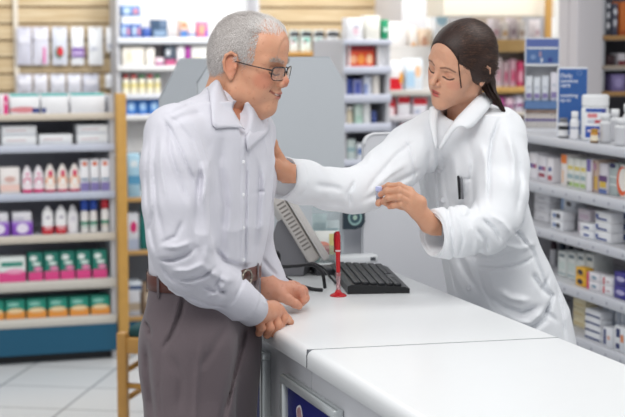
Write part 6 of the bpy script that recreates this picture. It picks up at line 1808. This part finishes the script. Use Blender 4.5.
    # face opening: hairline sweeps from the parting down past the temples to the ears
    hv2.ell((.108, 0, .008), (.062, .080, .090), .006, cut=True)
    hv2.ell((.070, 0, -.055), (.078, .12, .072), .008, cut=True)
    for sy in (-1, 1):
        hv2.ell((.044, sy * .078, -.052), (.036, .035, .054), .010, cut=True)
        hv2.ell((-.022, sy * .066, .006), (.036, .021, .036), .03)
    hv2.ell((-.02, 0, -.125), (.09, .10, .055), .010, cut=True)
    hv2.crease([(.060, .000, .104), (.020, .000, .130), (-.03, 0, .137)], .0030, .0050)
    # combed grooves running back towards the tie
    for sy in (-1, 1):
        for k in range(9):
            t = k / 8
            x0 = .050 - .02 * t; y0 = sy * (.012 + .056 * t); z0 = .108 - .068 * t
            v1 = [(x0, y0, z0), (x0 - .05, sy * (.045 + .034 * t), .095 - .06 * t), (x0 - .10, sy * (.052 + .018 * t), .05 - .045 * t), (-.105, sy * .022, -.012 - .01 * t)]
            hv2.crease(v1, .0035, .0020 if k % 2 else -.0014)
    Xg, Yg, Zg = hv2.xyz((slice(None),) * 3)
    V, F = hv2.mesh(1); Nn = vnormals(V, F)
    tie = np.array([-.112, .012, -.022])
    def flow(p):
        d = tie[None, :] - p; d[:, 2] += .35 * np.abs(d[:, 0]) * (p[:, 2] > .06); d[:, 0] -= .02
        return d / np.maximum(np.linalg.norm(d, axis=1), 1e-6)[:, None]
    rg = np.random.default_rng(5)
    sel = ((Nn * (V - np.array([-.018, 0, .045]))).sum(1) > .03) & (np.abs(V[:, 1]) > .004)
    V0h, N0h = V, Nn
    SV, SF = strands(V[sel], Nn[sel], flow, 11000, .026, .0011, .0006, .03, rg, 5)
    hp = [(xf(V, M, O, s), F, None), (xf(SV, M, O, s), SF, None)]
    # loose lock falling beside the face
    def lock(pts, r0, r1, n, sd):
        rg2 = np.random.default_rng(sd); out = []
        c = spline(pts, 8); c = np.array([A3(p) for p in c]); m_ = len(c)
        for i in range(n):
            off = rg2.normal(0, 1, 3); off /= np.linalg.norm(off); rr = rg2.random() ** .5
            w = np.linspace(r0, r1, m_)[:, None] * rr * off[None, :]
            q = c + w + np.sin(np.linspace(0, 3 + 3 * rg2.random(), m_))[:, None] * rg2.normal(0, .0008, 3)
            wd = rg2.normal(0, 1, 3); wd /= np.linalg.norm(wd); ww = .0007
            vs = np.stack([q - wd * ww, q + wd * ww], 1).reshape(-1, 3)
            Fq = np.array([[2 * k, 2 * k + 1, 2 * k + 3, 2 * k + 2] for k in range(m_ - 1)])
            out.append((vs, Fq, None))
        V_ = np.concatenate([o[0] for o in out]); k = 0; FF = []
        for o in out: FF.append(o[1] + k); k += len(o[0])
        return V_, np.concatenate(FF)
    lk = lock([P(460, 36, 4.08), P(458.5, 48, 4.062), P(458.2, 60, 4.06), P(459.2, 72, 4.06), P(461, 88, 4.07)], .0028, .0012, 10, 2)
    hp.append((lk[0], lk[1], None))
    lk = None if True else lock([P(466, 40, 4.08), P(473, 55, 4.07), P(479, 68, 4.08), P(484, 80, 4.12)], .007, .004, 160, 4)
    # ponytail core volume and strands
    T = [P(485, 72, 4.17), P(487, 82, 4.18), P(491, 92, 4.17), P(497, 101, 4.165), P(503, 108, 4.17)]
    lo, hi = bounds(T, .04); v = Vol(lo, hi, .0016)
    v.chain([(T[0], .019), (T[1], .0165), (T[2], .0125), (T[3], .0085), (T[4], .004)], .01, .01)
    v.cone(A3(P(474, 66, 4.17)), T[1], .026, .016, .02)
    V, F = v.mesh(1); hp.append((V, F, None))
    lk = lock([P(481, 62, 4.12), P(485, 74, 4.145), P(489, 88, 4.155), P(496, 99, 4.15), P(504, 111, 4.16)], .017, .004, 260, 9); hp.append((lk[0], lk[1], None))
    hair = np_obj('hair', hp, hm, body); hair['label'] = 'dark brown hair tied in a low ponytail'
    LV, LF = strands(V0h[sel], N0h[sel], flow, 2600, .034, .0009, .0010, .03, rg, 6)
    np_obj('hair_streaks', [(xf(LV, M, O, s), LF, None)], hl, hair)
    # lashes
    for sy in (-1, 1):
        mk = pd2(HV, [(.082, sy * .018, -.0035), (.082, sy * .027, -.0068), (.080, sy * .036, -.0066), (.072, sy * .046, -.001)]) < .0016
        hn = HV[mk] - np.array([.05, sy * .031, .002]); hn /= np.linalg.norm(hn, axis=1)[:, None]
        q, w_ = strands(HV[mk], hn, lambda p: np.stack([.6 + 0 * p[:, 0], sy * .5 + 0 * p[:, 0], -.8 + 0 * p[:, 0]], 1), 70, .0026, .0005, .0010, .2, rg, 3)
        np_obj('eyelashes', [(xf(q, M, O, s), w_, None)], mat('#17100e', .5), body)
    # ---- coat
    FOLD = 1.6; FOLDW = .85
    cm = cloth_mat('white_coat_cotton', '#e4e6ea', '#eff1f4', 1200, .85, .15)
    zl = secs[-1][0]
    v = Vol((.0 - .22, 3.72, zl), (.80, 4.55, P(460, 98, 4.2).z), .0036)
    v.loft(secs, yaw, 0, 2.25)
    NK = P(464, 118, 4.235); SR = P(432, 138, 4.20); SL = P(500, 134, 4.22)
    v.cone(NK, SR, .055, .060, .05); v.cone(NK, SL, .055, .062, .05)
    chR = [(SR, .064), (P(412, 152, 4.17), .0660), (P(390, 170, 4.12), .0610), (P(368, 186, 4.07), .0540), (P(352, 190.5, 4.04), .0505), (P(330, 189.5, 4.00), .0455), (P(305, 182.5, 3.94), .0480), (P(280, 177, 3.88), .0500)]
    v.chain(chR, .02, .03)
    chL = [(SL, .065), (P(502, 165, 4.14), .064), (P(501, 195, 4.08), .062), (P(496, 218, 4.05), .059), (P(484, 229, 4.02), .0580), (P(462, 231, 3.985), .0560), (P(445, 233, 3.96), .0560), (P(430, 234, 3.945), .0560)]
    v.chain(chL, .02, .025)
    def plane_cut(c, d, R):
        c = A3(c); d = A3(Vector(d).normalized())
        v.op(lambda X_, Y_, Z_: np.maximum(-((X_ - c[0]) * d[0] + (Y_ - c[1]) * d[1] + (Z_ - c[2]) * d[2]), np.sqrt((X_ - c[0]) ** 2 + (Y_ - c[1]) ** 2 + (Z_ - c[2]) ** 2) - R).astype(f32), c - R, c + R, 0, True)
    dR = P(280, 177, 3.88) - P(305, 182.5, 3.94); dL = P(430, 234, 3.945) - P(460, 231, 3.985)
    plane_cut(P(283.5, 177.5, 3.885), dR, .075); plane_cut(P(433.5, 234, 3.95), dL, .085)
    # hollow the sleeve mouths
    v.cone(P(283, 177.5, 3.885), P(296, 181, 3.915), .044, .040, .003, cut=True); v.cone(P(433, 234, 3.95), P(447, 232, 3.965), .048, .044, .003, cut=True)
    # neck opening and V
    v.cone(P(462, 122, 4.22), P(460, 92, 4.16), .046, .056, .01, cut=True)
    v.cone(P(447, 112, 4.13), P(440, 138, 4.10), .022, .006, .012, cut=True)
    cr = lambda pts, w, d, ys=(3.7, 4.20), Y=4.1: v.crease([P(x, y, Y) for x, y in pts], w, d, ys)
    # front edge, darts, folds of the coat body
    cr([(437, 148), (440, 175), (443, 205), (447, 240), (452, 270), (463, 305)], .0030, .0050, (3.7, 4.28))
    cr([(443, 150), (448, 185), (452, 215)], .0025, .0018)
    cr([(470, 140), (474, 165), (470, 195), (462, 215)], .010, .006); cr([(480, 142), (485, 165), (483, 190)], .010, -.005)
    cr([(455, 150), (458, 180), (455, 205)], .010, -.004); cr([(430, 150), (428, 175), (432, 200)], .009, .005, (3.7, 4.25))
    cr([(500, 120), (492, 140), (487, 170), (485, 200)], .005, .0065, (3.7, 4.18)); cr([(507, 132), (512, 160), (508, 190)], .011, -.005, (3.7, 4.3))
    # left sleeve folds around the elbow
    cr([(516, 150), (519, 180), (512, 210)], .008, .004, (3.7, 4.3))
    cr([(476, 212), (488, 222), (496, 236)], .006, .0075, (3.7, 4.12)); cr([(470, 220), (480, 232), (483, 246)], .006, .006, (3.7, 4.1))
    cr([(484, 208), (497, 216), (506, 228)], .006, -.005, (3.7, 4.12)); cr([(462, 213), (470, 230), (470, 250)], .007, -.004, (3.7, 4.1))
    cr([(452, 210), (456, 230), (452, 255)], .0028, .004, (3.7, 4.1))
    # right sleeve folds
    cr([(416, 140), (396, 155), (376, 175), (362, 192)], .008, .005, (3.7, 4.2)); cr([(420, 170), (398, 180), (378, 190), (360, 197)], .008, .006, (3.7, 4.2))
    cr([(408, 160), (388, 172), (370, 186)], .008, -.004, (3.7, 4.2)); cr([(354, 176), (347, 188), (350, 202)], .006, .005, (3.7, 4.2))
    cr([(342, 184), (328, 180), (314, 176)], .008, .004, (3.7, 4.2)); cr([(346, 200), (325, 196), (305, 192)], .008, .0035, (3.7, 4.2)); 
    cr([(405, 136), (412, 158), (416, 184)], .004, .004, (3.7, 4.3))
    cr([(454, 181), (464, 181.5), (473, 180), (474, 195), (473, 207), (457, 209), (455, 195), (454, 181)], .0020, .0022, (3.7, 4.2))
    # waist and hip: pocket welt, draped folds, back vent gathers
    cr([(480, 272), (500, 271), (520, 266), (537, 259)], .0032, .0050); cr([(481, 275), (486, 293), (496, 310), (508, 320)], .003, .0030)
    cr([(494, 302), (508, 312), (524, 316), (540, 308)], .009, .010); cr([(498, 292), (512, 300), (530, 302)], .010, -.006)
    cr([(520, 330), (534, 330), (546, 322), (552, 308)], .009, .009); cr([(512, 322), (530, 324), (544, 312)], .008, -.005)
    cr([(462, 262), (470, 280), (484, 300)], .009, .005, (3.7, 4.25)); cr([(456, 255), (474, 262), (495, 262), (515, 252)], .010, .006)
    cr([(500, 245), (520, 250), (536, 246)], .009, -.005); cr([(508, 225), (522, 236), (534, 252), (544, 276), (552, 300)], .006, .007, (3.7, 4.35))
    cr([(516, 228), (530, 245), (541, 268), (550, 292)], .006, -.004, (3.7, 4.35))
    cr([(552, 280), (546, 292), (556, 300), (549, 315), (560, 325)], .006, .005, (3.7, 4.4)); cr([(534, 275), (541, 286), (548, 298)], .007, .005)
    cr([(560, 290), (566, 315), (569, 345)], .006, .004, (3.7, 4.5)); cr([(470, 240), (480, 255), (478, 272)], .008, .004)
    cr([(462, 305), (480, 316), (500, 330)], .008, .004); cr([(523, 218), (515, 232), (500, 240)], .008, .006, (3.7, 4.3))
    Xg, Yg, Zg = v.xyz((slice(None),) * 3)
    v.d += (.0030 * vnoise(Xg * 20 + 9, Yg * 20, Zg * 11) - .0024 * wrinkle(Xg * 12 + 7, Yg * 12, Zg * 7)).astype(f32)
    V, F = v.mesh(1); coat = np_obj('coat', [(V, F, None)], cm, body); coat['label'] = 'white button-front pharmacist coat'
    # collar leaves
    ribbon('collar_leaf', [P(484, 93, 4.20), P(477, 97, 4.145), P(466, 108, 4.115), P(455, 120, 4.10), P(446, 134, 4.095), P(439, 148, 4.095)],
           [P(494, 99, 4.20), P(489, 108, 4.135), P(480, 119, 4.105), P(470, 129, 4.085), P(458, 127, 4.080), P(441, 150, 4.088)], .003, cm, coat, 20, (-.003, -.006, .002))
    ribbon('collar_leaf', [P(447, 100, 4.20), P(440, 106, 4.16), P(437, 118, 4.13), P(437, 134, 4.11), P(438, 148, 4.096)],
           [P(441, 104, 4.20), P(431, 109, 4.16), P(429, 119, 4.13), P(431, 130, 4.105), P(436, 149, 4.090)], .003, cm, coat, 16, (-.003, -.004, 0))
    ribbon('collar_leaf', [P(447, 100, 4.20), P(458, 94, 4.245), P(473, 91, 4.25), P(484, 93, 4.20)],
           [P(441, 104, 4.20), P(456, 99, 4.285), P(480, 96, 4.29), P(494, 99, 4.20)], .003, cm, coat, 14)
    def surf(x, y, y0=3.8):
        for k in range(400):
            q = P(x, y, y0 + k * .0015); ii = [(q[i] - v.lo[i]) / v.h for i in range(3)]
            if all(0 <= ii[i] < v.n[i] - 1 for i in range(3)) and v.d[tuple(int(round(t)) for t in ii)] < .0012: return q
        return None
    for x, y in ((440, 170), (443.5, 200), (469.5, 288)):
        p = surf(x, y)
        if p is None: continue
        b = MB(); b.lathe([(.0070, 0), (.0078, .001), (.0066, .0026), (.0048, .0020)], mat('#dcdde1', .3, .02), 16)
        b.v = [tuple(Vector(p) + Vector((x_ - .001, -z_ + .0006, y_))) for x_, y_, z_ in b.v]; b.build('button', coat)
    # breast pocket with two pens
    p = surf(458.5, 181)
    if p is not None:
        p = Vector(p)
        for dx, col, nm in ((-.001, '#1c1c22', 'black pen with a clip in the pharmacist\'s breast pocket'), (.006, '#8f9096', 'grey pen beside the black one in the pharmacist\'s breast pocket')):
            b = MB(); m_ = mat(col, .25, .05); o_ = p + Vector((dx, -.008, 0))
            b.tube([o_ + Vector((.004, 0, -.045)), o_ + Vector((0, 0, .010 if dx < 0 else .006)), o_ + Vector((-.0003, 0, .014 if dx < 0 else .008))], [.0032, .0034, .0025], m_, 10)
            b.tube([o_ + Vector((-.0, -.004, .012)), o_ + Vector((.002, -.0055, -.006)), o_ + Vector((.003, -.005, -.022))], [.0014, .0014, .0012], m_, 6)
            tag(b.build('pen'), nm, 'pen')
    # coat cuffs: turned hems
    def hem(c, d, r, L):
        d = Vector(d).normalized(); b = MB(); o_ = Vector(c)
        x = d.cross(Vector((0, 0, 1))).normalized(); y = d.cross(x); seg = 36; prof = [(r * .99, -L), (r * 1.01, -L + .002), (r * .995, 0), (r * .955, .0006), (r * .93, -.004), (r * .86, -.03)]
        vs = []
        for rr, t in prof:
            for k in range(seg):
                a_ = 2 * math.pi * k / seg; w = 1 + .03 * math.sin(2 * a_ + 1) + .02 * math.sin(5 * a_)
                vs.append(o_ + d * t + x * rr * w * math.cos(a_) + y * rr * w * math.sin(a_))
        fs = [(j * seg + k, j * seg + (k + 1) % seg, (j + 1) * seg + (k + 1) % seg, (j + 1) * seg + k) for j in range(len(prof) - 1) for k in range(seg)]
        b.mesh(vs, fs, cm, True); b.build('cuff', coat)
    hem(P(282, 177.3, 3.882), dR, .0505, .035); hem(P(432.0, 234, 3.948), dL, .0565, .045)
    # trousers and shoes (below the coat, behind the counter)
    b = MB()
    for dy in (-.09, .09):
        b = MB(); b.tube([(cxl, 4.30 + dy, zl + .12), (cxl + .01, 4.30 + dy, .3), (cxl + .02, 4.30 + dy, .09)], [.085, .07, .065], mat('#2d3038', .8, .1), 20); b.build('trouser_leg', body)
        b = MB(); b.bbox(cxl - .17, cxl + .07, 4.30 + dy - .04, 4.30 + dy + .04, .001, .085, mat('#e9e9ea', .4), .03, 4); b.build('shoe', body)
    # little bottle in her fingers
    p = P(377.6, 191.5, Y0 + .004)
    b = MB(); b.lathe([(.0075, 0), (.0085, .001), (.0085, .020), (.006, .023)], mat('#dfe4f4', .08, .02, trans=.7), 18)
    o = MB.build(b, 'pill_bottle'); o.location = p + Vector((.004, 0, -.020)); o.rotation_euler = (0, 0, 0)
    tag(o, "tiny clear bottle with a lilac-blue cap between the pharmacist's fingertips", 'bottle')
    c_ = MB(); c_.lathe([(.0092, .021), (.0095, .022), (.0095, .031), (.0080, .0325)], mat('#b9bfe6', .2, .03), 20); c_.build('cap', o)
    return body
woman()
